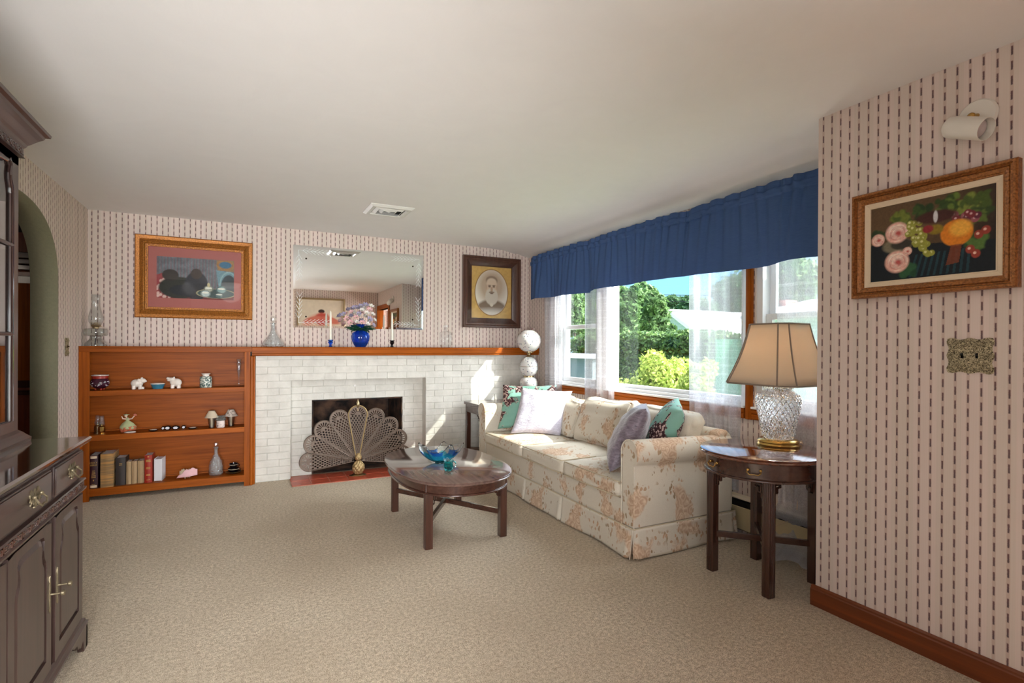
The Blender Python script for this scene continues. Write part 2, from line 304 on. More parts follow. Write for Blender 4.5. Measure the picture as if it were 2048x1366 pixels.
# ------------------------------------------------------------------ mesh builder
class MB:
    def __init__(s): s.v = []; s.f = []; s.c = None; s.xf = None
    def add(s, vs, fs):
        k = len(s.v)
        if s.xf: vs = [s.xf(Vector(q)) for q in vs]
        s.v += [tuple(q) for q in vs]; s.f += [tuple(i+k for i in f) for f in fs]; return s
    def box(s, x0, x1, y0, y1, z0, z1):
        x0, x1 = sorted((x0, x1)); y0, y1 = sorted((y0, y1)); z0, z1 = sorted((z0, z1))
        vs = [(x0,y0,z0),(x1,y0,z0),(x1,y1,z0),(x0,y1,z0),(x0,y0,z1),(x1,y0,z1),(x1,y1,z1),(x0,y1,z1)]
        return s.add(vs, [(0,3,2,1),(4,5,6,7),(0,1,5,4),(1,2,6,5),(2,3,7,6),(3,0,4,7)])
    def bar(s, a, b, w, h, upv=(0, 0, 1)):
        a = Vector(a); b = Vector(b); d = (b-a).normalized(); u = Vector(upv); sd = d.cross(u).normalized(); u = sd.cross(d)
        vs = []
        for p in (a, b):
            for i, j in ((-1,-1),(1,-1),(1,1),(-1,1)): vs.append(p+sd*w/2*i+u*h/2*j)
        return s.add(vs, [(0,1,2,3),(7,6,5,4),(0,4,5,1),(1,5,6,2),(2,6,7,3),(3,7,4,0)])
    def lathe(s, prof, c, seg=32, ax='z', squash=1.0, a0=0.0, cap=True):
        c = Vector(c); vs = []; fs = []; n = len(prof)
        for r, h in prof:
            for k in range(seg):
                t = a0+2*PI*k/seg; p = (r*math.cos(t), r*squash*math.sin(t), h)
                if ax == 'x': p = (p[2], p[0], p[1])
                if ax == 'y': p = (p[0], p[2], p[1])
                vs.append(c+Vector(p))
        for i in range(n-1):
            for k in range(seg):
                a = i*seg+k; b = i*seg+(k+1) % seg; fs.append((a, b, b+seg, a+seg))
        if cap:
            if prof[0][0] > 1e-6: fs.append(tuple(range(seg))[::-1])
            if prof[-1][0] > 1e-6: fs.append(tuple((n-1)*seg+k for k in range(seg)))
        return s.add(vs, fs)
    def tube(s, pts, r, seg=8, closed=False):
        pts = [Vector(p) for p in pts]; n = len(pts); vs = []; fs = []
        rr = r if isinstance(r, (list, tuple)) else [r]*n; pu = None
        for i, p in enumerate(pts):
            a = pts[(i-1) % n] if (closed or i) else p; b = pts[(i+1) % n] if (closed or i < n-1) else p
            d = (b-a).normalized() if (b-a).length > 1e-9 else Vector((0, 0, 1))
            u = pu if pu is not None else (Vector((0, 0, 1)) if abs(d.z) < .9 else Vector((1, 0, 0)))
            sd = d.cross(u)
            if sd.length < 1e-4: sd = d.cross(Vector((.3, .9, .2)))
            sd.normalize(); u = sd.cross(d).normalized(); pu = u
            for k in range(seg):
                t = 2*PI*k/seg; vs.append(p+(sd*math.cos(t)+u*math.sin(t))*rr[i])
        m = n if closed else n-1
        for i in range(m):
            j = (i+1) % n
            for k in range(seg): fs.append((i*seg+k, i*seg+(k+1) % seg, j*seg+(k+1) % seg, j*seg+k))
        if not closed: fs += [tuple(range(seg))[::-1], tuple((n-1)*seg+k for k in range(seg))]
        return s.add(vs, fs)
    def prism(s, poly, f, d0, d1):
        """poly: 2-D outline, f(a, b, d) -> 3-D"""
        n = len(poly); vs = [f(a, b, d0) for a, b in poly]+[f(a, b, d1) for a, b in poly]
        fs = [tuple(range(n))[::-1], tuple(range(n, 2*n))]+[(i, (i+1) % n, n+(i+1) % n, n+i) for i in range(n)]
        return s.add(vs, fs)
    def sphere(s, c, r, seg=20, rings=12):
        if not isinstance(r, (tuple, list)): r = (r, r, r)
        c = Vector(c); vs = [c+Vector((0, 0, r[2]))]; fs = []
        for i in range(1, rings):
            a = PI*i/rings
            for k in range(seg):
                t = 2*PI*k/seg; vs.append(c+Vector((r[0]*math.sin(a)*math.cos(t), r[1]*math.sin(a)*math.sin(t), r[2]*math.cos(a))))
        vs.append(c-Vector((0, 0, r[2])))
        for k in range(seg): fs.append((0, 1+k, 1+(k+1) % seg))
        for i in range(rings-2):
            for k in range(seg):
                a = 1+i*seg+k; b = 1+i*seg+(k+1) % seg; fs.append((a, a+seg, b+seg, b))
        e = len(vs)-1
        for k in range(seg): fs.append((e, e-seg+(k+1) % seg, e-seg+k))
        return s.add(vs, fs)
    def grid(s, fn, nu, nv, closeu=False, keep=None):
        vs = [fn(i/(nu if closeu else nu-1), j/(nv-1)) for j in range(nv) for i in range(nu)]; fs = []
        for j in range(nv-1):
            for i in range(nu if closeu else nu-1):
                if keep and not keep(i, j): continue
                a = j*nu+i; b = j*nu+(i+1) % nu; fs.append((a, b, b+nu, a+nu))
        return s.add(vs, fs)
    def soft(s, x0, x1, y0, y1, z0, z1, r=.03, crown=0.0, n=12, wob=0.0, crownx=0.0):
        """a rounded, slightly crowned cushion block"""
        c = Vector(((x0+x1)/2, (y0+y1)/2, (z0+z1)/2)); h = Vector(((x1-x0)/2, (y1-y0)/2, (z1-z0)/2)); idx = {}; vs = []; fs = []
        def pt(q):
            key = tuple(round(t, 5) for t in q)
            if key in idx: return idx[key]
            g = [math.copysign(abs(t)**.7, t) for t in q]
            p = Vector((g[0]*h.x, g[1]*h.y, g[2]*h.z)); inner = Vector((max(-h.x+r, min(h.x-r, p.x)), max(-h.y+r, min(h.y-r, p.y)), max(-h.z+r, min(h.z-r, p.z))))
            d = p-inner
            if d.length > 1e-9: p = inner+d.normalized()*r
            if p.z > 0 or crown < 0: p.z += abs(crown)*(1-(p.x/h.x)**2)*(1-(p.y/h.y)**2)*(1 if p.z > 0 else -1)
            p.x += math.copysign(1, p.x)*crownx*(1-(p.z/h.z)**2)*(1-(p.y/h.y)**2)*(abs(p.x)/h.x)**3 if crownx else 0
            if wob: p += Vector([wob*(mnoise.noise(Vector(q)*2.3+Vector((k*7, x0*9, y0*5)))) for k in range(3)])
            idx[key] = len(vs); vs.append(c+p); return idx[key]
        for ax in range(3):
            for sg in (-1, 1):
                for i in range(n):
                    for j in range(n):
                        q = []
                        for a, b in ((i, j), (i+1, j), (i+1, j+1), (i, j+1)):
                            t = [0, 0, 0]; t[ax] = sg; t[(ax+1) % 3] = -1+2*a/n; t[(ax+2) % 3] = -1+2*b/n; q.append(pt(t))
                        if sg < 0: q = q[::-1]
                        fs.append(tuple(q))
        return s.add(vs, fs)
    def pillow(s, bl, br, tl, tr, T, n=22, wr=.012, seed=0, side=None):
        bl, br, tl, tr = map(Vector, (bl, br, tl, tr)); nm = (br-bl).cross(tl-bl).normalized(); N = n+1; vs = []; fs = []
        for sg in (1, -1):
            for j in range(N):
                for i in range(N):
                    u = -1+2*i/n; v = -1+2*j/n
                    uu = u*(1-.07*(1-v*v)); vv = v*(1-.07*(1-u*u))
                    p = (bl*(1-uu)*(1-vv)+br*(1+uu)*(1-vv)+tl*(1-uu)*(1+vv)+tr*(1+uu)*(1+vv))/4
                    e = max(0, (1-u*u)*(1-v*v)); h = T/2*e**.42
                    h += wr*min(1, e*3)*mnoise.noise(Vector((u*2.6+seed, v*2.6, sg*3)))
                    vs.append(p+nm*h*sg)
            k = 0 if sg > 0 else N*N
            for j in range(n):
                for i in range(n):
                    a = k+j*N+i; q = (a, a+1, a+1+N, a+N); fs.append(q if sg > 0 else q[::-1])
        return s.add(vs, fs)

def mk(name, mb, mat, root=None, parent=None, smooth=40, bevel=0.0, solid=0.0, label=None, bseg=2, col=None, weld=False):
    me = bpy.data.meshes.new(name); loc = Vector(root['_loc']) if root else Vector((0, 0, 0))
    me.from_pydata([tuple(Vector(v)-loc) for v in mb.v], [], mb.f); me.validate(clean_customdata=False)
    if smooth:
        me.polygons.foreach_set('use_smooth', [True]*len(me.polygons)); me.update()
        me.set_sharp_from_angle(angle=math.radians(smooth))
    if col is not None:
        a = me.color_attributes.new('Col', 'FLOAT_COLOR', 'POINT'); a.data.foreach_set('color', np.asarray(col, dtype=np.float32).ravel())
    me.materials.append(MAT[mat] if isinstance(mat, str) else mat)
    o = bpy.data.objects.new(name, me); COL.objects.link(o)
    par = parent or root
    if par: o.parent = par
    if weld: m = o.modifiers.new('weld', 'WELD'); m.merge_threshold = .0004
    if solid: m = o.modifiers.new('solid', 'SOLIDIFY'); m.thickness = solid; m.offset = 0
    if bevel: m = o.modifiers.new('bevel', 'BEVEL'); m.width = bevel; m.segments = bseg; m.limit_method = 'ANGLE'; m.angle_limit = math.radians(35)
    if label: o['label'] = label
    return o
def thing(name, label, cat, loc, group=None):
    o = bpy.data.objects.new(name, None); COL.objects.link(o); o.location = loc; o.empty_display_size = .05
    o['_loc'] = tuple(loc); o['label'] = label; o['category'] = cat
    if group: o['group'] = group
    return o
def single(name, mb, mat, label, cat, group=None, **k):
    o = mk(name, mb, mat, **k); o['label'] = label; o['category'] = cat
    if group: o['group'] = group
    return o
def struct(name, mb, mat, label=None, **k):
    o = mk(name, mb, mat, **k); o['kind'] = 'structure'
    if label: o['label'] = label
    return o
def sroot(name, loc=(0, 0, 0)):
    o = bpy.data.objects.new(name, None); COL.objects.link(o); o.location = loc; o['_loc'] = tuple(loc); o['kind'] = 'structure'; return o
def pxprof(c, px, base_y):
    """silhouette [(half width px, y px)] -> [(r, z)] in metres about a base point c"""
    k = mpp(c); return [(max(0, r)*k, (base_y-y)*k) for r, y in px]

# ================================================================== THE ROOM
XW, XP, YP, YF, H = 4.2885, 3.7745, -3.985, -6.0, 2.44
struct('floor', MB().box(-.15, 4.45, -6.15, .3, -.06, 0), 'carpet', 'beige cut pile wall to wall carpet')
# ceiling with the soft patched ridge along the window wall
prof = [(-.15, H), (3.62, H), (3.75, H-.002), (3.86, H-.010), (3.93, H-.008), (4.0, H-.022), (4.08, H-.04), (4.14, H-.036), (4.19, H-.055), (4.24, H-.068), (XW, H-.075), (XW, H+.1), (-.15, H+.1)]
struct('ceiling', MB().prism(prof, lambda a, b, d: (a, d, b), -6.15, .1), 'ceiling_paint', 'white swirled plaster ceiling', smooth=30)
struct('wall_back', MB().box(-.15, 4.45, 0, .12, 0, H), 'wallpaper_x', smooth=0)
# left wall with the arch
arc = [(-.79, 0)]+[(-1.56+.77*abs(math.cos(t))**(2/2.5)*(1 if math.cos(t) >= 0 else -1), 1.70+.505*abs(math.sin(t))**(2/2.5)) for t in np.linspace(0, PI, 49)]+[(-2.33, 0)]
wl = MB(); f = lambda a, b, d: (d, a, b)
wl.prism([(.12, 0), (.12, H), (-.79, H), (-.79, 0)], f, -.15, 0); wl.prism([(-2.33, 0), (-2.33, H), (-6.15, H), (-6.15, 0)], f, -.15, 0)
for (a, b), (c, d) in zip(arc[1:-2], arc[2:-1]):
    if abs(a-c) < 1e-5: continue
    wl.prism([(a, b), (a, H), (c, H), (c, d)], f, -.15, 0)
struct('wall_left', wl, 'wallpaper_y', smooth=0)
aj = MB(); n_ = len(arc); aj.add([p for a, b in arc for p in ((-.153, a, b), (.0012, a, b))], [(2*i, 2*i+1, 2*i+3, 2*i+2) for i in range(n_-1)])
struct('trim_1', aj, 'green_wall', 'sage green plaster lining of the archway', solid=.008, smooth=70)
# window wall
WIN = [(-1.42, -.68), (-3.135, -1.54), (-3.97, -3.215)]; ZS, ZT = .885, 2.08
wr = MB(); wr.box(XW, 4.45, .12, -4.1, 0, ZS).box(XW, 4.45, .12, -4.1, ZT, H)
for a, b in ((.12, -.68), (-1.42, -1.54), (-3.135, -3.215), (-3.97, -4.1)): wr.box(XW, 4.45, a, b, ZS, ZT)
struct('wall_right', wr, 'wallpaper_y', smooth=0)
struct('wall_partition', MB().box(XP, 4.45, YP, -4.97, 0, H).box(XP, 4.45, -4.97, -5.97, 2.06, H), 'wallpaper_y', smooth=0)
struct('wall_return', MB().box(XP+.002, XW, YP-.0, YP+.0015, 0, H), 'wallpaper_x', smooth=0)
# front wall behind the camera, with an unseen window added for fill light in its left part
struct('wall_front', MB().box(-.15, 4.45, YF-.15, YF, 0, .45).box(-.15, 4.45, YF-.15, YF, 1.68, H).box(-.15, .25, YF-.15, YF, .45, 1.68).box(1.75, 4.45, YF-.15, YF, .45, 1.68), 'wallpaper_x', smooth=0)
w4 = sroot('window_4', (1.0, YF, .45))
fr = MB()
for a, b in ((.25, .31), (1.69, 1.75), (.97, 1.03)): fr.box(a, b, YF-.11, YF-.03, .45, 1.68)
for a, b in ((.45, .51), (1.62, 1.68), (1.04, 1.08)): fr.box(.25, 1.75, YF-.10, YF-.04, a, b)
mk('window_frame', fr, 'vinyl_white', w4); mk('pane', MB().box(.26, 1.74, YF-.072, YF-.068, .46, 1.67), 'window_glass', w4)
# base boards
def board(name, pts):
    mb = MB()
    P = [(0, 0), (.018, 0), (.018, .082), (.013, .086), (.013, .094), (.004, .101), (0, .101)]
    (x0, y0), (x1, y1) = pts; dx, dy = x1-x0, y1-y0; L = math.hypot(dx, dy); nx, ny = dy/L, -dx/L
    mb.prism(P, lambda a, b, d: (x0+dx*d+nx*a, y0+dy*d+ny*a, b), 0, 1)
    return struct(name, mb, 'baseboard_wood', smooth=0, bevel=.0015)
board('baseboard_partition', ((XP, YP+.018), (XP, -4.9))); board('baseboard_left', ((0, -.79), (0, -.295)))
board('baseboard_return', ((XW, YP+.0015), (XP-.0, YP+.0015)))
board('baseboard_front', ((3.77, YF), (.0, YF)))
# door in the partition (seen in the mirror)
d1 = sroot('door_1', (XP, -5.47, 0))
cs = MB()
cs.box(XP-.02, 4.46, -4.985, -4.965, 0, 2.06).box(XP-.02, XP, -4.985, -4.885, 0, 2.06).box(XP-.02, XP+.12, -5.995, -5.95, 0, 2.06).box(XP-.02, XP+.12, -4.885, -5.98, 2.06, 2.145)
mk('door_frame', cs, 'orange_wood_z', d1, bevel=.004)
mk('door_panel', MB().box(4.0, 4.92, -6.02, -5.98, .01, 2.04), 'orange_wood_z', d1, bevel=.004, label='wooden door standing open into the next room')
struct('wall_next_room', MB().box(6.0, 6.1, -7.5, -4.1, 0, H).box(4.45, 6.0, -4.2, -4.1, 0, H).box(3.9, 6.0, -7.5, -7.4, 0, H).box(3.8, 3.9, -7.5, -6.15, 0, H), 'ceiling_paint', smooth=0)
struct('floor_next_room', MB().box(3.77, 6.1, -7.5, -4.1, -.06, -.001), 'hall_floor'); struct('ceiling_next_room', MB().box(4.45, 6.1, -7.5, -4.1, H, H+.1).box(3.8, 4.45, -7.5, -6.15, H, H+.1), 'ceiling_paint')

# hall beyond the arch
struct('wall_hall', MB().box(-3.2, -3.1, -4.5, 1.6, 0, H).box(-3.1, -.15, 1.5, 1.6, 0, H).box(-3.1, -.15, -4.5, -4.4, 0, H).box(-.16, -.15, .12, 1.5, 0, H), 'hall_wood', smooth=0)
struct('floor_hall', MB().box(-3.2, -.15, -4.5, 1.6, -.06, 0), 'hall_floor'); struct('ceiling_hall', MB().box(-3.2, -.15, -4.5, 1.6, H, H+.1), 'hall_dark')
hc = thing('china_hutch', 'tall reddish brown wooden hutch standing in the room beyond the archway', 'cabinet', (-1.2, 1.2, 0))
b = MB().box(-1.75, -.5, .98, 1.49, .0, .8).box(-1.70, -.55, 1.1, 1.49, .8, 2.05)
mk('body', b, 'hall_wood', hc, bevel=.006)
b = MB().box(-1.78, -.47, .94, 1.49, 2.05, 2.10).box(-1.74, -.51, 1.0, 1.49, 2.0, 2.05).box(-1.82, -.43, .9, 1.49, 2.10, 2.16)
mk('crown', b, 'mahogany_x', hc, bevel=.006); mk('worktop', MB().box(-1.78, -.47, .93, 1.49, .8, .84), 'mahogany_x', hc, bevel=.006)
for a, c in ((-1.68, -1.14), (-1.11, -.57)):
    d = mk('door', MB().box(a, c, 1.08, 1.1, .86, 1.95), 'mahogany_z', hc, bevel=.004); mk('door_panel', MB().box(a+.07, c-.07, 1.072, 1.08, .93, 1.88), 'orange_wood_z', hc, parent=d, bevel=.006)

# ------------------------------------------------------------------ windows
for k, (a, b) in enumerate(WIN):
    w = sroot('window_%d' % (k+1), (4.35, (a+b)/2, ZS))
    fr = MB(); t = .045
    x0, x1 = 4.30, 4.42
    fr.box(x0, x1, a, a+t, ZS, ZT).box(x0, x1, b-t, b, ZS, ZT).box(x0, x1, a+t, b-t, ZT-t, ZT).box(x0, x1, a+t, b-t, ZS, ZS+.03)
    mk('window_frame', fr, 'vinyl_white', w, bevel=.002)
    if k == 1:
        s = MB(); s.box(4.335, 4.385, a+t, a+t+.02, ZS+.03, ZT-t).box(4.335, 4.385, b-t-.02, b-t, ZS+.03, ZT-t).box(4.335, 4.385, a+t, b-t, ZS+.03, .945)
        mk('sash', s, 'vinyl_white', w, bevel=.002)
        mk('pane', MB().box(4.358, 4.362, a+t+.01, b-t-.01, ZS+.04, ZT-t), 'window_glass', w, smooth=0)
    else:
        for zz, (s0, s1, xx) in enumerate(((ZS+.03, 1.515, 4.335), (1.475, ZT-t, 4.37))):
            s = MB(); r = .045
            s.box(xx, xx+.03, a+t, a+t+r, s0, s1).box(xx, xx+.03, b-t-r, b-t, s0, s1).box(xx, xx+.03, a+t+r, b-t-r, s0, s0+r).box(xx, xx+.03, a+t+r, b-t-r, s1-.04, s1)
            o = mk('sash', s, 'vinyl_white', w, bevel=.002)
            mk('pane', MB().box(xx+.013, xx+.017, a+t+r-.005, b-t-r+.005, s0+r-.005, s1-.035), 'window_glass', w, parent=o, smooth=0)
    sl = MB().box(XW-.022, 4.31, a-(.0 if k else .05), b+(.02 if k != 1 else 0), ZS-.012, ZS+.004); mk('window_sill', sl, 'vinyl_white', w, bevel=.003)
    P = [(0, .802), (.014, .802), (.018, .812), (.018, .832), (.012, .838), (.02, .846), (.02, .862), (.013, .868), (.013, .873), (0, .873)]
    mk('apron', MB().prism(P, lambda p, q, d: (XW-p, d, q), a-(.0 if k else .05), b+(.02 if k != 1 else 0)), 'orange_wood_y', w, smooth=0)
struct('trim_2', MB().box(XW-.02, XW, -3.2, -3.15, .80, 2.2).box(XW-.026, XW-.02, -3.186, -3.164, .80, 2.2), 'orange_wood_z', 'orange wood post between picture window and right sash window', bevel=.003)

# ------------------------------------------------------------------ fireplace
YB, YN = -.19, -.085       # brick face, recessed brick face
NX0, NX1, NZ = 1.60, 2.935, .955
OX0, OX1, OZ = 1.80, 2.71, .742
fp = thing('fireplace', 'white painted brick fireplace with recessed surround and black firebox', 'fireplace', (2.27, 0, 0))
bb = MB()
bb.box(1.29, NX0, YB+.0035, -.001, 0, 1.19).box(NX1, XW-.002, YB+.0035, -.001, 0, 1.19).box(NX0, NX1, YB+.0035, -.001, NZ, 1.19)
bb.box(NX0, OX0, YN+.0035, -.001, 0, NZ).box(OX1, NX1, YN+.0035, -.001, 0, NZ).box(OX0, OX1, YN+.0035, -.001, OZ, NZ)
ch = .0676; rr = random.Random(3)
def bricks(x0, x1, y, excl, z0=0, z1=1.19, L=.205):
    r = 0; z = z0
    while z < z1-.01:
        x = x0-(L/2 if r % 2 else 0)
        while x < x1:
            a, c = max(x, x0), min(x+L, x1); zz = min(z+ch, z1)
            segs = [(a, c)]
            for ex0, ex1, ez in excl:
                if z < ez-.02:
                    ns = []
                    for p, q in segs:
                        if q <= ex0 or p >= ex1: ns.append((p, q))
                        else:
                            if p < ex0: ns.append((p, ex0))
                            if q > ex1: ns.append((ex1, q))
                    segs = ns
            for p, q in segs:
                if q-p > .02:
                    j = rr.uniform(-.0022, .003); g = rr.uniform(.0008, .0026)
                    bb.box(p+g, q-g, y-j-.001, y+.008, z+g*.8, zz-g*.8)
            x += L
        z += ch; r += 1
bricks(1.29, XW-.002, YB, [(NX0, NX1, NZ)]); bricks(NX0, NX1, YN, [(OX0, OX1, OZ)], 0, NZ)
mk('brickwork', bb, 'white_brick', fp, bevel=.004, bseg=2, smooth=60)
# the wall is opened up behind the firebox: a lined black chamber set in front of it
fb = MB()
fb.box(OX0, OX0+.012, YN-.0, .5, 0, OZ).box(OX1-.012, OX1, YN, .5, 0, OZ).box(OX0, OX1, YN, .5, OZ-.012, OZ)
fb.add([(OX0+.012, YN, .012), (OX1-.012, YN, .012), (OX1-.012, .5, .012), (OX0+.012, .5, .012)], [(0, 1, 2, 3)])
fb.box(OX0, OX1, .5, .512, 0, OZ)
mk('firebox', fb, 'sooty_brick', fp, smooth=0)
wbk = bpy.data.objects['wall_back']; me = wbk.data
nb = MB().box(-.15, OX0, 0, .12, 0, H).box(OX1, 4.45, 0, .12, 0, H).box(OX0, OX1, 0, .12, OZ, H)
m2 = bpy.data.meshes.new('wall_back'); m2.from_pydata(nb.v, [], nb.f); m2.materials.append(MAT['wallpaper_x']); wbk.data = m2
# hearth tiles
ht = MB(); nt = 8; HX0, HX1 = NX0-.01, NX1+.0; tw = (HX1-HX0)/nt
for i in range(nt):
    for y0, y1 in ((-.495, -.31), (-.305, -.12)): ht.box(HX0+i*tw+.003, HX0+(i+1)*tw-.003, y0+.002, y1-.002, 0, .008)
mk('hearth_tiles', ht, 'terracotta', fp, bevel=.002)
mk('hearth_grout', MB().box(HX0, HX1, -.495, -.085, -.0, .0055), 'terracotta_grout', fp)
mk('damper_knob', MB().lathe([(.0, 0), (.012, 0), (.016, .008), (.012, .018), (0, .02)], (2.215, YN-.002, .875), 16, 'y'), 'white_paint', fp)
bpy.data.objects['damper_knob'].rotation_euler = (0, 0, 0)

# mantel shelf
ms = thing('mantel_shelf', 'long orange stained wooden mantel shelf over the white brick', 'shelf', (2.1, -.13, 1.19))
b = MB().box(1.262, XW-.002, -.262, -.001, 1.236, 1.271); mk('shelf_board', b, 'orange_wood_x', ms, bevel=.003)
P = [(-.195, 1.187), (-.252, 1.187), (-.258, 1.194), (-.258, 1.205), (-.268, 1.211), (-.268, 1.262), (-.262, 1.2715), (-.245, 1.2715), (-.245, 1.236), (-.195, 1.236)]
mk('fascia', MB().prism(P, lambda a, b, d: (d, a, b), 1.262, XW-.002), 'orange_wood_x', ms, smooth=20)

# ------------------------------------------------------------------ bookcase
bc = thing('bookcase', 'built-in orange stained bookcase with three shelves left of the fireplace', 'bookcase', (.62, -.13, 0))
Y0 = -.268
mk('stile', MB().box(.001, .072, Y0, Y0+.02, 0, 1.225), 'orange_wood_z', bc, bevel=.0015); mk('stile', MB().box(1.200, 1.247, Y0, Y0+.02, 0, 1.225), 'orange_wood_z', bc, bevel=.0015)
mk('top_rail', MB().box(.001, 1.2605, Y0-.0005, Y0+.02, 1.225, 1.264), 'orange_wood_x', bc, bevel=.0015)
mk('top_board', MB().box(.001, 1.2605, Y0-.004, -.001, 1.264, 1.272), 'orange_wood_x', bc, bevel=.002)
mk('back_panel', MB().box(.02, 1.2, -.02, -.002, .04, 1.262), 'orange_wood_x', bc)
mk('side_panel', MB().box(.002, .022, Y0+.02, -.002, 0, 1.262), 'orange_wood_z', bc); mk('side_panel', MB().box(1.205, 1.225, Y0+.02, -.002, 0, 1.262), 'orange_wood_z', bc)
SH = []
for z1, th in ((.905, .042), (.540, .046), (.102, .062)):
    mk('shelf', MB().box(.022, 1.205, Y0+.002, -.02, z1-th, z1), 'orange_wood_x', bc, bevel=.002); SH.append(z1)
    mk('cleat', MB().box(.022, 1.205, -.034, -.02, z1, z1+.014), 'orange_wood_x', bc)
mk('side_moulding', MB().box(1.2475, 1.272, Y0-.004, -.19, 0, 1.186).box(1.272, 1.289, Y0+.022, -.19, 0, 1.186), 'orange_wood_z', bc, bevel=.006, bseg=3)

# ------------------------------------------------------------------ pictures
def frame(mb, a0, a1, b0, b1, prof, fn):
    """prof: [(inset, height)] swept with mitred corners"""
    rings = [[fn(a0+i, b0+i, h), fn(a1-i, b0+i, h), fn(a1-i, b1-i, h), fn(a0+i, b1-i, h)] for i, h in prof]
    vs = [p for r in rings for p in r]; n = len(rings); fs = []
    for k in range(n-1):
        for j in range(4): fs.append((k*4+j, k*4+(j+1) % 4, (k+1)*4+(j+1) % 4, (k+1)*4+j))
    mb.add(vs, fs); return mb
fback = lambda a, b, d: (a, -d, b)
fpart = lambda a, b, d: (XP-d, a, b)
ffront = lambda a, b, d: (a, YF+d, b)
class Art:
    def __init__(s, w, h, nx, ny, bg=(128, 128, 128)):
        s.w, s.h, s.nx, s.ny = w, h, nx, ny
        u, v = np.meshgrid(np.linspace(0, 1, nx), np.linspace(0, 1, ny)); s.u = u*w/h; s.v = v; s.ar = w/h   # v up
        s.c = np.zeros((ny, nx, 3)); s.c[:] = lin(bg)[:3]
    def blend(s, m, c):
        m = np.clip(m, 0, 1)[..., None]; s.c = s.c*(1-m)+np.array(lin(c)[:3])*m
    def ell(s, x, y, rx, ry, c, soft=.15, rot=0, a=1.0):
        dx, dy = s.u-x, s.v-y; co, si = math.cos(rot), math.sin(rot); p = (dx*co+dy*si)/rx; q = (-dx*si+dy*co)/ry
        s.blend(a*(1-(np.sqrt(p*p+q*q)-1)/soft), c)
    def ring(s, x, y, rx, ry, c, w=.1, a=1.0):
        d = np.sqrt(((s.u-x)/rx)**2+((s.v-y)/ry)**2); s.blend(a*(1-np.abs(d-1)/w), c)
    def poly(s, pts, c, a=1.0):
        ins = np.zeros(s.u.shape, bool); n = len(pts)
        for i in range(n):
            x0, y0 = pts[i]; x1, y1 = pts[(i+1) % n]
            cnd = ((y0 > s.v) != (y1 > s.v)) & (s.u < (x1-x0)*(s.v-y0)/((y1-y0) or 1e-9)+x0); ins ^= cnd
        s.blend(ins*a, c)
    def noise(s, amt, scale=12, seed=1):
        r = np.random.RandomState(seed); g = r.rand(int(scale)+2, int(scale*s.ar)+2)
        y = s.v*(scale-.01); x = np.clip(s.u*scale, 0, int(scale*s.ar)+.99); yi = y.astype(int); xi = x.astype(int); fy = y-yi; fx = x-xi
        n = g[yi, xi]*(1-fx)*(1-fy)+g[yi, xi+1]*fx*(1-fy)+g[yi+1, xi]*(1-fx)*fy+g[yi+1, xi+1]*fx*fy
        s.c *= (1+amt*(n-.5)*2)[..., None]
    def make(s, a0, b0, d, fn, name, root):
        mb = MB(); U = np.linspace(a0, a0+s.w, s.nx); V = np.linspace(b0, b0+s.h, s.ny)
        if fn is fpart: U = np.linspace(a0+s.w, a0, s.nx)       # left of the picture is the far end
        mb.v = [fn(a, b, d) for b in V for a in U]
        mb.f = [(j*s.nx+i, j*s.nx+i+1, (j+1)*s.nx+i+1, (j+1)*s.nx+i) for j in range(s.ny-1) for i in range(s.nx-1)]
        col = np.concatenate([np.clip(s.c, 0, 1), np.ones(s.c.shape[:2]+(1,))], -1).reshape(-1, 4)
        return mk(name, mb, 'painted', root, smooth=0, col=col)

# 1: gilt framed print with pink mat (a generic tea table scene)
p1 = thing('framed_print', 'gilt framed print of a dim striped room with a tea tray, dusty pink mat', 'picture', (.80, 0, 1.53))
A0, A1, B0, B1 = .335, 1.265, 1.527, 2.262
mk('frame', frame(MB(), A0, A1, B0, B1, [(0, .002), (0, .03), (.008, .036), (.03, .03), (.036, .026), (.044, .03), (.062, .040), (.072, .034), (.078, .022), (.095, .02), (.098, .012)], fback), 'gilt_frame', p1, smooth=25)
bd = MB()
def beads(mb, a0, a1, b0, b1, i, h, fn, r, step):
    n = int((a1-a0-2*i)/step)
    for k in range(n+1):
        for bb_ in (b0+i, b1-i): mb.sphere(fn(a0+i+(a1-a0-2*i)*k/n, bb_, h), r, 6, 4)
    n = int((b1-b0-2*i)/step)
    for k in range(1, n):
        for aa_ in (a0+i, a1-i): mb.sphere(fn(aa_, b0+i+(b1-b0-2*i)*k/n, h), r, 6, 4)
beads(bd, A0, A1, B0, B1, .086, .0215, fback, .004, .013); mk('beading', bd, 'gilt_dark', p1)
mk('mat_board', MB().box(A0+.096, A1-.096, -.013, -.006, B0+.096, B1-.096), 'mat_pink', p1)
mk('picture_glass', MB().box(A0+.096, A1-.096, -.0172, -.0165, B0+.096, B1-.096), 'picture_glass', p1, smooth=0)
w_, h_ = .612, .372; a = Art(w_, h_, 190, 116, (96, 106, 112)); r = a.ar
st = .5+.5*np.sin(a.u*2*PI*15); a.blend(st*.55, (132, 92, 98)); a.blend((.5+.5*np.sin(a.u*2*PI*15+1.9))*.3, (120, 142, 150)); a.noise(.25, 14, 2)
a.poly([(r*.76, 1), (r, 1), (r, .72), (r*.78, .74)], (150, 120, 84)); a.ell(r*.89, .88, .12, .08, (60, 110, 140), .5); a.ring(r*.88, .88, .17, .10, (170, 120, 60), .25)
a.poly([(r*.76, .74), (r, .70), (r, .18), (r*.80, .2)], (110, 146, 156)); a.ell(r*.93, .30, .17, .32, (58, 70, 76), .08); a.ring(r*.93, .34, .20, .36, (150, 182, 186), .08)
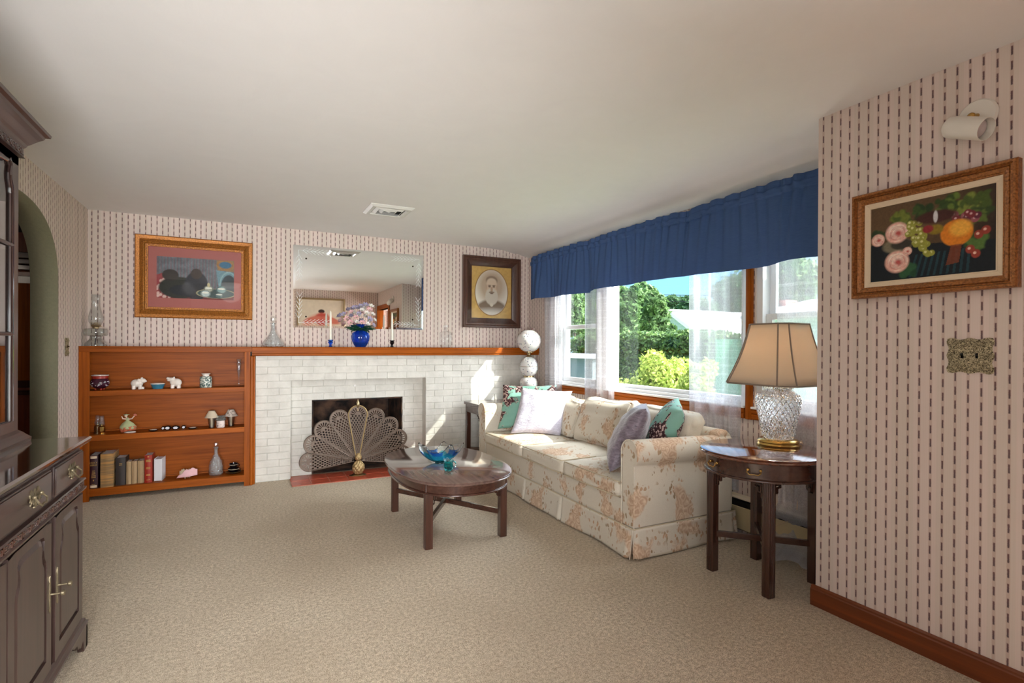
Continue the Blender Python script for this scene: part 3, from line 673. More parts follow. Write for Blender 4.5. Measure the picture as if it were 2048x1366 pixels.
a.poly([(0, 0), (r, 0), (r, .16), (r*.62, .2), (0, .05)], (112, 44, 44)); a.poly([(0, .55), (r*.07, .6), (r*.13, .3), (r*.22, .02), (0, 0)], (150, 62, 66))
for k in range(26): a.ell(random.uniform(0, r*.16), random.uniform(0, .5), .022, .03, (214, 180, 170), .6, a=.8)
a.ell(r*.28, .26, .40, .25, (44, 46, 38), .12); a.ell(r*.50, .32, .24, .34, (36, 40, 48), .1); a.ell(r*.5, .62, .11, .12, (64, 52, 46), .15); a.ell(r*.17, .56, .16, .13, (50, 44, 38), .15)
a.ell(r*.36, .2, .3, .12, (32, 34, 40), .25)
a.ell(r*.76, .15, .42, .115, (58, 80, 80), .05); a.ring(r*.76, .15, .42, .115, (190, 180, 140), .06)
for x, y, q, c in ((.66, .26, .075, (170, 176, 160)), (.83, .25, .085, (130, 160, 160)), (.62, .14, .08, (190, 206, 204)), (.80, .11, .07, (96, 120, 120))):
    a.ell(r*x, y, q*1.2, q, c, .2); a.ell(r*x, y+q*.3, q*.8, q*.2, (232, 232, 220), .5); a.ring(r*x, y, q*1.2, q, (30, 44, 46), .12)
a.ell(r*.66, .36, .03, .05, (190, 180, 140)); a.noise(.18, 50, 5)
a.make(.4955, 1.709, .0142, fback, 'print', p1)

# 2: oval portrait in a deep dark frame
p2 = thing('framed_portrait', 'dark wood framed sepia oval portrait of a bearded man with gold mat', 'picture', (3.78, 0, 1.51))
A0, A1, B0, B1 = 3.418, 4.156, 1.505, 2.331
mk('frame', frame(MB(), A0, A1, B0, B1, [(0, .002), (0, .045), (.006, .052), (.022, .052), (.028, .046), (.034, .05), (.048, .05), (.052, .045)], fback), 'walnut_frame', p2, smooth=25)
mk('inner_frame', frame(MB(), A0, A1, B0, B1, [(.052, .045), (.054, .043), (.105, .016), (.106, .020), (.112, .020), (.113, .008)], fback), 'walnut_frame', p2, smooth=25)
a = Art(A1-A0-.224, B1-B0-.224, 130, 150, (206, 168, 98)); r = a.ar; a.noise(.1, 30, 3)
cx = r/2; a.ell(cx, .50, .355, .45, (150, 110, 58), .03); a.ell(cx, .50, .340, .435, (230, 222, 208), .02)
ov = ((a.u-cx)/.34)**2+((a.v-.5)/.435)**2 < 1; keep = a.c.copy()
a.ell(cx, .62, .24, .26, (190, 168, 144), .5, a=.8); a.ell(cx, .10, .33, .24, (132, 112, 94), .2); a.ell(cx, .02, .40, .12, (222, 216, 206), .7, a=.7)
a.ell(cx, .60, .115, .19, (206, 182, 158), .1); a.ell(cx, .74, .112, .075, (150, 128, 108), .25); a.ell(cx, .70, .09, .07, (214, 192, 168), .3)
a.ell(cx, .42, .125, .15, (206, 196, 182), .18); a.ell(cx-.045, .615, .022, .012, (124, 102, 84), .6); a.ell(cx+.045, .615, .022, .012, (124, 102, 84), .6)
a.ell(cx, .555, .02, .045, (180, 152, 128), .4); a.ell(cx, .505, .05, .014, (140, 118, 100), .4); a.ell(cx, .48, .03, .008, (110, 84, 72), .4); a.ell(cx-.045, .64, .03, .008, (130, 108, 92), .5); a.ell(cx+.045, .64, .03, .008, (130, 108, 92), .5)
a.ell(cx-.115, .6, .018, .045, (190, 164, 140), .3); a.ell(cx+.115, .6, .018, .045, (190, 164, 140), .3); a.ell(cx, .26, .03, .03, (216, 206, 190), .3)
a.c = np.where(ov[..., None], a.c, keep)
a.make(A0+.112, B0+.112, .010, fback, 'portrait', p2)
mk('picture_glass', MB().box(A0+.05, A1-.05, -.0435, -.0428, B0+.05, B1-.05), 'picture_glass', p2, smooth=0)

# 3: fruit and roses painting on the partition
p3 = thing('framed_painting', 'still life painting of roses, grapes and fruit in a carved gilt frame', 'painting', (XP, -4.47, 1.52))
A0, A1, B0, B1 = -4.765, -4.170, 1.518, 1.994
mk('frame', frame(MB(), A0, A1, B0, B1, [(0, .002), (0, .034), (.005, .042), (.013, .042), (.016, .034), (.021, .036), (.024, .030), (.027, .034), (.040, .028), (.043, .024), (.047, .024), (.049, .018)], fpart), 'fruit_frame', p3, smooth=20)
mk('liner', frame(MB(), A0, A1, B0, B1, [(.049, .018), (.066, .013), (.067, .015), (.071, .014), (.073, .008)], fpart), 'linen_liner', p3, smooth=20)
a = Art(A1-A0-.142, B1-B0-.142, 250, 175, (34, 30, 28)); r = a.ar
a.ell(.1*r, .85, .7, .5, (96, 74, 52), 1.0, a=.9); a.poly([(0, 0), (r, 0), (r, .36), (r*.5, .42), (0, .5)], (22, 30, 36)); 
for k in range(10): a.poly([(r*(.40+k*.045), .3), (r*(.42+k*.045), .3), (r*(.36+k*.05), .02), (r*(.34+k*.05), .02)], (40, 84, 96), .45)
def leafb(x, y, q, n, c1, c2, sd):
    R = random.Random(sd)
    for k in range(n): a.ell(r*x+R.uniform(-q, q)*1.3, y+R.uniform(-q, q), R.uniform(.02, .05), R.uniform(.02, .04), c1 if R.random() < .5 else c2, .6, R.uniform(0, 3), .85)
leafb(.28, .80, .07, 22, (112, 124, 52), (74, 92, 40), 1); leafb(.45, .82, .08, 18, (60, 84, 40), (40, 62, 34), 2); leafb(.66, .86, .09, 24, (96, 120, 52), (52, 74, 36), 3)
leafb(.84, .82, .10, 34, (122, 136, 60), (70, 90, 40), 4); leafb(.90, .66, .06, 16, (90, 110, 50), (50, 70, 36), 5); leafb(.86, .36, .06, 18, (84, 116, 56), (50, 80, 44), 6); leafb(.34, .10, .06, 16, (50, 92, 60), (34, 70, 48), 7); leafb(.08, .62, .05, 12, (50, 70, 40), (40, 56, 34), 8)
def rose(x, y, q):
    a.ell(r*x, y, q, q, (226, 176, 160), .2)
    R = random.Random(int(x*99))
    for k in range(26): t = k*2.4; d = q*(.95-.03*k); a.ell(r*x+d*math.cos(t)*.8, y+d*math.sin(t)*.8, q*.36, q*.20, R.choice([(240, 214, 198), (214, 152, 140), (246, 226, 212), (226, 180, 166)]), .45, t+1.57, .8)
    a.ell(r*x+q*.12, y-q*.06, q*.24, q*.2, (190, 86, 80), 1.2, 0, .75)
    for k in range(4): a.ring(r*x+q*.12, y-q*.06, q*(.3+.16*k), q*(.26+.15*k), (200, 132, 120), .07, .5)
a.ell(r*.24, .45, .15, .08, (126, 118, 96), .3); a.ell(r*.28, .46, .11, .055, (60, 58, 52), .3)
rose(.07, .56, .075); rose(.24, .62, .125); rose(.24, .24, .13); rose(.33, .36, .05)
R = random.Random(9)
for k in range(46):
    t = R.random(); x = .36+.14*t+R.uniform(-.05, .05)*(1.2-t*.6); y = .70-.36*t+R.uniform(-.06, .06)
    a.ell(r*x, y, .033, .033, (148, 150, 62), .25); a.ell(r*x-.008, y+.01, .012, .012, (214, 214, 150), .6)
for k in range(16): 
    x, y = .80+R.uniform(-.10, .08), .66+R.uniform(-.05, .06); a.ell(r*x, y, .036, .036, R.choice([(122, 48, 56), (150, 88, 96), (96, 40, 60)]), .3); a.ell(r*x-.008, y+.01, .01, .01, (210, 170, 170), .6)
for x, y in ((.86, .22), (.82, .28), (.93, .48), (.88, .44)): a.ell(r*x, y, .04, .045, (150, 62, 50), .25); a.ell(r*x-.01, y+.01, .012, .012, (230, 190, 170), .6)
a.ell(r*.72, .50, .155, .15, (216, 128, 36), .12); a.ell(r*.75, .55, .08, .07, (240, 178, 70), .7); a.ell(r*.56, .74, .2, .07, (70, 40, 36), .3, a=.8); a.ell(r*.56, .74, .02, .06, (206, 206, 210), .4); a.ell(r*.56, .58, .07, .05, (140, 120, 40), .4); a.ell(r*.5, .60, .05, .04, (140, 44, 50), .4)
a.poly([(r*.68, .36), (r*.76, .36), (r*.74, .14), (r*.64, .12)], (120, 62, 40), .8); a.noise(.15, 60, 7)
a.make(A0+.071, B0+.071, .010, fpart, 'canvas', p3)

# 4: kimono figure on the front wall (seen in the mirror)
p4 = thing('framed_kimono_picture', 'cream picture of a figure in a red robe on the wall opposite the mirror', 'picture', (2.63, YF, 1.45))
A0, A1, B0, B1 = 2.13, 3.085, 1.47, 2.27
mk('frame', frame(MB(), A0, A1, B0, B1, [(0, .002), (0, .03), (.01, .035), (.03, .028), (.036, .02), (.038, .008)], ffront), 'old_brass', p4, smooth=25)
a = Art(A1-A0-.07, B1-B0-.07, 120, 90, (226, 214, 192)); r = a.ar; a.noise(.05, 20, 3)
a.ell(r*.52, .36, .20, .2, (206, 110, 86), .4, a=.7); a.ell(r*.42, .30, .34, .22, (224, 160, 136), .5, .4); a.ell(r*.52, .20, .26, .22, (222, 186, 160), .5); a.ell(r*.50, .60, .06, .075, (232, 206, 184), .2); a.ell(r*.50, .67, .075, .05, (70, 52, 50), .3); a.ell(r*.51, .45, .16, .15, (196, 84, 70), .4); a.ell(r*.30, .42, .20, .07, (210, 120, 100), .5, .3); a.ell(r*.72, .42, .20, .07, (210, 120, 100), .5, -.3)
a.make(A0+.035, B0+.035, .01, ffront, 'print', p4)

# ------------------------------------------------------------------ mirror
mi = thing('wall_mirror', 'wide wall mirror with leaf sprays in its corners, hanging above the mantel', 'mirror', (2.29, 0, 1.465))
A0, A1, B0, B1 = 1.627, 2.960, 1.465, 2.287
mb = MB(); frame(mb, A0, A1, B0, B1, [(0, .001), (0, .0035), (.02, .006)], fback)
mb.add([fback(A0+.02, B0+.02, .006), fback(A1-.02, B0+.02, .006), fback(A1-.02, B1-.02, .006), fback(A0+.02, B1-.02, .006)], [(0, 1, 2, 3)])
mk('mirror_plate', mb, 'mirror_glass', mi, smooth=0)
def spray(x, z, dx, dz, n):
    for k in range(n):
        px_, pz_ = x+dx*k/n, z+dz*k/n; px2, pz2 = x+dx*(k+1)/n, z+dz*(k+1)/n
        et.bar((px_, -.0063, pz_), (px2, -.0063, pz2), .0005, .0025, (-dz, 0, dx))
        nx, nz = (dx+dz*.6), (dz+dx*.6); L = math.hypot(nx, nz)*18; et.bar((px2, -.0063, pz2), (px2+nx/L, -.0063, pz2+nz/L), .0005, .003, (-nz, 0, nx))
        nx, nz = (dx-dz*.6), (dz-dx*.6); L = math.hypot(nx, nz)*18; et.bar((px2, -.0063, pz2), (px2+nx/L, -.0063, pz2+nz/L), .0005, .003, (-nz, 0, nx))
for x, z, sx, sz in ((A0+.05, B1-.05, 1, -1), (A1-.05, B1-.05, -1, -1), (A0+.05, B0+.05, 1, 1), (A1-.05, B0+.05, -1, 1)):
    et = MB(); spray(x, z, .26*sx, .01*sz, 7); spray(x, z, .01*sx, .26*sz, 6)
    mk('etched_spray', et, 'etched_glass', mi, smooth=0)
for x, z in ((A0+.12, B1-.13), (A1-.12, B1-.13), (A0+.12, B0+.11), (A1-.12, B0+.11)):
    mk('rosette', MB().lathe([(.0, -.0125), (.005, -.0115), (.009, -.0075), (.009, -.006)], (x, 0, z), 14, 'y'), 'iron', mi)

# ------------------------------------------------------------------ ceiling vents, added ceiling light
def vent(cx, cy, lab, ang=0):
    t = thing('ceiling_vent', lab, 'vent', (cx, cy, H))
    W, D = .36, .34
    mk('frame', frame(MB(), cx-W/2, cx+W/2, cy-D/2, cy+D/2, [(0, 0), (0, .004), (.02, .02), (.045, .02), (.055, .008)], lambda a, b, d: (a, b, H-d)), 'vent_white', t, smooth=20)
    for k in range(3):
        i = .06+.045*k; mk('louvre', frame(MB(), cx-W/2, cx+W/2, cy-D/2, cy+D/2, [(i, .004), (i+.022, .024), (i+.026, .024), (i+.006, .003)], lambda a, b, d: (a, b, H-d)), 'vent_white', t, smooth=20)
    mk('duct', MB().box(cx-W/2+.04, cx+W/2-.04, cy-D/2+.04, cy+D/2-.04, H-.002, H-.0005), 'dark_slot', t, smooth=0)
    mk('screw', MB().sphere((cx, cy, H-.02), .006, 10, 6), 'vent_white', t)
vent(2.29, -1.18, 'square white louvred vent in the ceiling above the fireplace')
cl = thing('added_ceiling_light', 'unseen round frosted flush ceiling light added for fill near the front wall', 'ceiling light', (.95, -5.35, H))  # fixture added for even fill, placed from a glint in the print glass
mk('canopy', MB().lathe([(.19, 0), (.19, -.025), (.17, -.03)], (.95, -5.35, H), 32), 'brass', cl)
mk('bowl', MB().lathe([(.168, -.03), (.165, -.05), (.14, -.085), (.09, -.105), (0, -.112)], (.95, -5.35, H), 32), 'ceiling_fill_glow', cl)

# sconce on the partition
scn = thing('wall_spotlight', 'white cylindrical swivel spotlight with brass joint on the striped partition', 'wall light', (XP, -4.625, 2.19))
c0 = Vector((XP, -4.632, 2.2)); 
mk('back_plate', MB().lathe([(.0, -.012), (.058, -.012), (.064, -.006), (.064, 0)], c0, 40, 'x'), 'fixture_white', scn)
j = c0+Vector((-.045, .004, -.008)); mk('swivel_joint', MB().tube([c0+Vector((-.01, 0, 0)), j+Vector((.01, 0, 0))], .009, 12).sphere(j, .014, 14, 8), 'brass', scn)
hd = Vector((-.18, -.93, -.42)).normalized(); hc_ = j+Vector((-.022, .004, -.048)); a0 = hc_-hd*.078; a1 = hc_+hd*.072
q = hd.to_track_quat('Z', 'Y').to_matrix()
mbh = MB(); mbh.xf = lambda v: a0+q @ v
mbh.lathe([(.0, 0), (.030, .0), (.040, .010), (.042, .03), (.042, .150), (.0395, .150), (.0385, .11), (.0, .11)], (0, 0, 0), 36); mk('lamp_head', mbh, 'fixture_white', scn)
mbb = MB(); mbb.xf = mbh.xf; mbb.lathe([(0, .135), (.02, .133), (.033, .125), (.036, .112)], (0, 0, 0), 24); mk('bulb', mbb, 'bulb_grey', scn)

# ornate switch plates
def plate(fn, W, Hh, toggles, name, label, loc):
    t = thing(name, label, 'light switch', loc)
    mb = MB(); R = random.Random(5)
    def th(x, y):
        e = 1-max(abs(x)/(W/2), abs(y)/(Hh/2)); return .003+.004*min(1, e*4)+.0022*math.sin(x*260)*math.cos(y*240+x*90)
    n = 30; mm = int(n*Hh/W)
    mb.grid(lambda u, v: fn((u-.5)*W*(1+.05*math.sin(v*PI*5)), (v-.5)*Hh*(1+.05*math.sin(u*PI*5)), th((u-.5)*W, (v-.5)*Hh)), n, mm)
    for sx in (-1, 1):
        for sy in (-1, 1):
            for cx_, cy_, r0 in ((W*.34, Hh*.33, W*.12), (W*.13, Hh*.36, W*.10), (W*.38, 0, W*.10)):
                mb.tube([fn(sx*(cx_+r0*(1-k/22)*math.cos(k*.55)), sy*(cy_+r0*(1-k/22)*math.sin(k*.55)), .008) for k in range(18)], .0016, 6)
    mk('plate', mb, 'scroll_metal', t)
    for x in toggles:
        m2 = MB(); vs = [fn(x+a, b, d) for d in (.004, .009) for a, b in ((-.004, -.010), (.004, -.010), (.004, .010), (-.004, .010))]
        m2.add(vs, [(0, 3, 2, 1), (4, 5, 6, 7), (0, 1, 5, 4), (1, 2, 6, 5), (2, 3, 7, 6), (3, 0, 4, 7)])
        m2.tube([fn(x, 0, .006), fn(x, .004, .018)], .003, 8); mk('toggle', m2, 'black_gloss', t)
plate(lambda a, b, d: (XP-d, -4.611+a, 1.262+b), .148, .135, (-.024, .024), 'switch_plate', 'ornate double switch plate in pewter scrollwork under the fruit painting', (XP, -4.611, 1.2))
plate(lambda a, b, d: (d, -.585+a, 1.268+b), .085, .135, (0,), 'switch_plate', 'ornate single switch plate beside the archway', (0, -.585, 1.2))

# ------------------------------------------------------------------ baseboard heater
hb = thing('baseboard_heater', 'long beige baseboard radiator under the windows', 'radiator', (4.22, -2.1, 0))
y0, y1 = -3.96, -.3
mk('back_plate', MB().box(4.27, XW-.001, y0, y1, .03, .27), 'heater_beige', hb)
mk('top_cover', MB().prism([(4.287, .255), (4.225, .255), (4.222, .262), (4.235, .272), (4.287, .272)], lambda a, b, d: (a, d, b), y0, y1), 'heater_top', hb, smooth=0)
mk('front_panel', MB().prism([(4.205, .208), (4.208, .212), (4.214, .208), (4.214, .07), (4.208, .06), (4.205, .065)], lambda a, b, d: (a, d, b), y0, y1), 'heater_beige', hb, smooth=0)
mk('fins', MB().box(4.225, 4.27, y0+.01, y1-.01, .05, .24), 'dark_slot', hb); mk('end_cap', MB().box(4.2, 4.287, y1, y1+.02, .02, .272), 'heater_beige', hb); mk('foot', MB().box(4.21, 4.27, -3.0, -2.96, 0, .07), 'dark_slot', hb); mk('foot', MB().box(4.21, 4.27, -3.5, -3.46, 0, .07), 'dark_slot', hb)

# ------------------------------------------------------------------ curtains
rod = thing('curtain_rod', 'thin white curtain rod hidden in the blue valance pockets', 'curtain rod', (4.2, -2.1, 2.27))
mk('rod', MB().tube([(XW, -.2, 2.272), (4.215, -.2, 2.272), (4.2, -.25, 2.272), (4.2, -3.96, 2.272)], .006, 10), 'vinyl_white', rod)
for y in (-.3, -2.1, -3.9): mk('bracket', MB().bar((XW, y, 2.262), (4.2, y, 2.262), .012, .008), 'vinyl_white', rod)
def valance(y0, y1, lab, sd, amp=.016):
    n = int((y0-y1)*90); W = y0-y1; R = random.Random(sd); ph = [R.uniform(0, 6) for _ in range(6)]
    zs = [(2.333, .3), (2.322, .8), (2.30, 1), (2.285, .35), (2.25, .35), (2.235, .9), (2.21, 1.15), (2.15, .9), (2.05, .75), (1.98, .8), (1.92, .85), (1.86, .9), (1.825, .95), (1.822, .95)]
    def fn(u, v):
        k = v*(len(zs)-1); i = min(int(k), len(zs)-2); f_ = k-i; z = zs[i][0]*(1-f_)+zs[i+1][0]*f_; am = zs[i][1]*(1-f_)+zs[i+1][1]*f_
        y = y0-u*W; low = max(0, (2.235-z)/.41)
        big = math.sin(u*W*7.5+ph[0]+1.3*math.sin(u*W*3.1+ph[1]))*amp*2.1*low**.7+math.sin(u*W*19+ph[4]+math.sin(u*W*4))*amp*.35*low
        fine = (math.sin(u*W*62+ph[2]+2*math.sin(u*9+ph[5]))+.6*math.sin(u*W*97+ph[3]))*.0085*(1-.8*low)*(.4 if .3 < am < .4 else 1)
        zz = z+.004*math.sin(u*W*40+ph[1])*(1 if z > 2.28 else 0)+.010*math.sin(u*W*2.2+ph[3])*low-(.02*(2*abs(u-.5))**6 if z > 2.24 else 0)
        puff = .010 if 2.245 < z < 2.29 else 0.0
        return (min(4.208, 4.175-big-fine-puff-.012*low), y, zz)
    return single('valance', MB().grid(fn, n, len(zs)*3), 'blue_valance', lab, 'valance', 'blue valance panels over the windows', solid=.0025, smooth=80)
valance(-.262, -1.424, 'blue fabric valance panel furthest left, in the room corner', 1)
valance(-1.408, -2.70, 'blue fabric valance panel in the middle, over the uncurtained glass', 2)
valance(-2.695, -3.978, 'blue fabric valance panel furthest right, running behind the striped partition', 3, .02)
def sheer(y0, y1, zb, lab, sd, puddle=0, folds=7):
    W = y0-y1; R = random.Random(sd); ph = [R.uniform(0, 6) for _ in range(5)]; n = max(50, int(W*200))
    def fn(u, v):
        z = 2.26+(zb-2.26)*v
        sp = 1+.06*math.sin(v*3+ph[4])
        x = 4.236+.017*math.sin(u*folds*PI+ph[0]+.8*math.sin(v*2.1+ph[1])+.5*math.sin(u*5+ph[2]))+.006*math.sin(u*folds*2.3*PI+ph[3])
        x = min(x, 4.262); y = y0-u*W*sp*(.92+.08*v)-.03*math.sin(v*2+ph[2])*(.5-u)
        if puddle and v > .90:
            k = (v-.90)/.10; z = (2.26+(zb-2.26)*.90)*(1-k)+(.012+.018*abs(math.sin(u*9+ph[1])))*k
            x = x-puddle*k**2.2*(1.0+.25*math.sin(u*7+ph[0])); 
        elif z < .3: x = min(x, 4.195)
        return (x, y, z)
    return single('sheer_curtain', MB().grid(fn, n, 60), 'sheer_voile', lab, 'curtain', 'white sheer curtains at the windows', smooth=80)
sheer(-.46, -.86, .30, 'narrow white sheer curtain panel in the corner behind the globe lamp', 11, 0, 6)
sheer(-1.26, -1.75, .30, 'white sheer curtain panel left of the picture window glass', 12, 0, 5)
sheer(-2.68, -3.14, .30, 'white sheer curtain panel at the right side of the picture window', 13, 0, 6)
sheer(-3.44, -3.93, 0.0, 'white sheer curtain panel at the far right, puddling on the carpet beside the partition', 14, .16, 6)
# --- PART 2 ---
# ------------------------------------------------------------------ sofa
sf = thing('sofa', 'three seat cream sofa with peach and brown floral fabric and a pleated skirt', 'sofa', (3.74, -1.975, 0))
SX0, SX1, SY0, SY1 = 3.305, 4.17, -.80, -3.155
mk('base', MB().soft(SX0+.008, SX1-.02, SY1+.012, SY0-.01, .02, .345, .015, 0, 8), 'floral_fabric', sf)
sk = MB()
def skirt(p0, p1, nrm, pleats, n, sd):
    L = (Vector(p1)-Vector(p0)).length; d = (Vector(p1)-Vector(p0)).normalized(); nv = Vector(nrm)
    def fn(u, v):
        s = u*L; off = .004+.013*v+.010*v*math.sin(s*5.3+sd)+.006*v*math.sin(s*11+sd*2)
        for pl in pleats:
            e = abs(s-pl); off -= .024*math.exp(-(e/.011)**2)*(.3+.7*v); off += .006*v*math.exp(-((e-.03)/.02)**2)
        z = .186-.176*v+(.004*math.sin(s*6+sd)*v)
        return Vector(p0)+d*s+nv*off+Vector((0, 0, z))
    sk.grid(fn, n, 12)
skirt((SX0, SY0, 0), (SX0, SY1, 0), (-1, 0, 0), (.12, 0.985, 1.55, 2.335), 260, 1.0)
skirt((SX0-.008, SY1, 0), (SX1, SY1, 0), (0, -1, 0), (.012, .855), 110, 2.2)
skirt((SX1, SY0, 0), (SX0, SY0, 0), (0, 1, 0), (.02,), 60, 3.2)
mk('skirt', sk, 'floral_fabric', sf, solid=.006, smooth=60)
mk('skirt_welt', MB().tube([(SX0-.003, SY0, .188), (SX0-.003, SY1-.003, .188), (SX1, SY1-.003, .188)], .0045, 8), 'sofa_welt', sf)
def arm(yi, yo, sg, lab):
    # profile in (y, z): inner face, rolled top, outer panel
    R = .078; cy_ = yo-sg*(R-.022)*1.0+sg*.0; cz = .628
    cy_ = yo-sg*.045
    pr = [(yi, .19), (yi, .60)]
    for k in range(0, 16): t = math.radians(168-k*15); pr.append((cy_+sg*R*math.cos(t), cz+R*1.08*math.sin(t)+.01))
    pr += [(yo, .54), (yo, .19)]
    mb = MB(); mb.prism(pr, lambda a, b, d: (d, a, b-.028*max(0, (d-SX0))*(1 if b > .5 else 0)), SX0+.004, SX1-.03)
    o = mk('arm', mb, 'floral_fabric', sf, bevel=.009, bseg=3, smooth=50)
    w = MB(); w.tube([(SX0+.002, a, b) for a, b in pr], .0048, 6); mk('welt', w, 'floral_fabric', sf, parent=o)
    return o
arm(-3.035, -3.155, -1, ''); arm(-.935, -.80, 1, '')
def backshape(u, v): return None
bk = MB(); bp_ = [(3.98, .25), (4.0, .66), (4.02, .715), (4.06, .74), (4.11, .735), (4.15, .70), (4.17, .64), (4.17, .19)]
bk.prism(bp_, lambda a, b, d: (a, d, b), SY0-.01, SY1+.012); mk('backrest', bk, 'floral_fabric', sf, bevel=.02, bseg=3, smooth=55)
YC = (-.945, -1.715, -2.365, -3.03)
for a, b in zip(YC[:-1], YC[1:]):
    o = mk('seat_cushion', MB().soft(3.285, 3.95, b+.004, a-.004, .345, .452, .032, .035, 16, .006), 'floral_fabric', sf, smooth=60)
    w = MB(); h = .026
    for zz in (.447, .352): w.tube([(3.30, a-.018, zz), (3.288, a-.05, zz+.004), (3.286, (a+b)/2, zz+.005), (3.288, b+.05, zz+.004), (3.30, b+.018, zz), (3.6, b+.006, zz+.008)], .0038, 6)
    mk('welt', w, 'sofa_welt', sf, parent=o)
BC = (-.95, -1.66, -2.345, -3.02)
for k, (a, b) in enumerate(zip(BC[:-1], BC[1:])):
    mb = MB()
    zt = (.80, .845, .82)[k]
    lean = lambda v, zt=zt: Vector((v.x+.13*(v.z-.47)/.35, v.y, v.z+.018*math.sin((v.y)*4.2)*(1 if v.z > .7 else 0)))
    mb.xf = lean; mb.soft(3.80, 3.965, b+.006, a-.006, .46, zt, .065, 0, 16, .014, .03)
    mk('back_cushion', mb, 'floral_fabric', sf, smooth=70)

def pillow(name, mat, lab, bl, br, tl, tr, T, seed):
    mb = MB().pillow(bl, br, tl, tr, T, 24, .014, seed)
    c = (Vector(bl)+Vector(br))/2
    o = single(name, mb, mat, lab, 'cushion', 'throw pillows on the floral sofa', smooth=180, weld=True); return o
# far pair: lavender in front of teal, both facing the room
pillow('throw_pillow', 'lavender_velvet', 'pale lavender velvet throw pillow at the far end, standing in front of a teal one', (3.40, -1.30, .485), (3.78, -1.56, .475), (3.62, -1.10, .885), (4.00, -1.42, .865), .16, 1)
pillow('throw_pillow', 'paisley_fabric', 'mint and brown paisley throw pillow at the far end, behind the lavender one', (3.40, -1.02, .485), (3.80, -1.30, .50), (3.53, -.86, .90), (3.96, -1.20, .91), .13, 2)
# near pair, leaning on the near arm
pillow('throw_pillow', 'mauve_velvet', 'mauve grey velvet throw pillow leaning on the near sofa arm', (3.30, -2.92, .485), (3.62, -2.55, .485), (3.48, -3.06, .90), (3.80, -2.69, .885), .20, 3)
pillow('throw_pillow', 'paisley_fabric', 'mint and brown paisley throw pillow near the right end, behind the mauve one', (3.63, -2.87, .49), (3.94, -2.56, .49), (3.79, -3.06, .87), (4.06, -2.74, .92), .20, 4)

# ------------------------------------------------------------------ tables
def fret(mb, o, d, s, e=None):
    """pierced corner bracket hung under an apron: o corner, d direction away from the leg"""
    o = Vector(o); d = Vector(d).normalized(); z = Vector((0, 0, -1)); n = d.cross(z); w = .006*s; t = .012
    def seg(a, b, ww=w): mb.bar(o+d*a[0]+z*a[1], o+d*b[0]+z*b[1], ww, t, n)
    L = .075*s
    seg((0, .004), (L, .004)); seg((.003, 0), (.003, L*1.15)); seg((L, 0), (L, .016*s)); seg((L, .016*s), (L*.74, .016*s)); seg((L*.74, .016*s), (L*.74, .034*s)); seg((L*.74, .034*s), (L*.46, .034*s))
    seg((L*.46, .034*s), (L*.46, .056*s)); seg((L*.46, .056*s), (L*.22, .056*s)); seg((L*.22, .056*s), (L*.22, L*1.05)); seg((L*.22, L*1.05), (0, L*1.15)); seg((0, .02*s), (L*.74, .02*s)); seg((.02*s, .02*s), (.02*s, .056*s))
def legs_table(root, cx, cy, hx, hy, zt, leg, wm, zs, cross=True):
    for sx in (-1, 1):
        for sy in (-1, 1):
            x1 = cx+sx*hx; y1 = cy+sy*hy; x0 = x1-sx*leg; y0 = y1-sy*leg
            mb = MB().box(x0, x1, y0, y1, 0, zt)
            for q in (.28, .5, .72):      # reeded faces
                mb.box(x1-.0005*sx, x1+.0022*sx, y0+(y1-y0)*(q-.05), y0+(y1-y0)*(q+.05), .0, zt-.004); mb.box(x0+(x1-x0)*(q-.05), x0+(x1-x0)*(q+.05), y1-.0005*sy, y1+.0022*sy, .0, zt-.004)
            mk('leg', mb, 'mahogany_z', root, bevel=.002)
    m = leg*.6
    a = (cx-hx+m, cy-hy+m, zs); b = (cx+hx-m, cy+hy-m, zs); c = (cx+hx-m, cy-hy+m, zs); d = (cx-hx+m, cy+hy-m, zs)
    mk('stretcher', MB().bar(a, b, .022, .034), 'mahogany_y', root, bevel=.002); mk('stretcher', MB().bar(c, d, .0215, .0335), 'mahogany_y', root, bevel=.002)
def supere(cx, cy, b, a, z, n=96, e=2.3):
    out = []
    for k in range(n):
        t = 2*PI*k/n; c, s = math.cos(t), math.sin(t); out.append((cx+b*math.copysign(abs(c)**(2/e), c), cy+a*math.copysign(abs(s)**(2/e), s), z))
    return out
def ringsolid(mb, secs, fn, capt=True, capb=True):
    rings = [fn(o, z) for o, z in secs]; n = len(rings[0]); vs = [p for r in rings for p in r]; fs = []
    for i in range(len(rings)-1):
        for k in range(n): fs.append((i*n+k, i*n+(k+1) % n, (i+1)*n+(k+1) % n, (i+1)*n+k))
    if capb: fs.append(tuple(range(n))[::-1])
    if capt: fs.append(tuple((len(rings)-1)*n+k for k in range(n)))
    return mb.add(vs, fs)
ct = thing('coffee_table', 'oval mahogany coffee table with square legs and glossy glass-covered top', 'coffee table', (2.515, -2.005, 0))
CX, CYY = 2.515, -2.005; ce = lambda o, z: supere(CX, CYY, .372+o, .602+o, z, 96, 2.5)
legs_table(ct, CX, CYY, .285, .447, .425, .048, 'mahogany_z', .165)
mk('apron', ringsolid(MB(), [(-.024, .352), (-.006, .352), (-.004, .360), (-.010, .366), (-.010, .420), (-.024, .420)], ce, False, False), 'mahogany_y', ct, smooth=30)
mk('apron_moulding', ringsolid(MB(), [(-.012, .350), (.0, .352), (.002, .358), (-.002, .364), (-.012, .365)], ce, False, False), 'mahogany_y', ct, smooth=60)
mk('tabletop', ringsolid(MB(), [(.0, .418), (.018, .419), (.026, .424), (.028, .431), (.022, .437)], ce), 'table_top_wood', ct, smooth=30)
mk('glass_top', ringsolid(MB(), [(.022, .4372), (.026, .439), (.026, .442), (.022, .4445)], ce), 'table_top_wood', ct, smooth=50, label='polished glass-covered top')
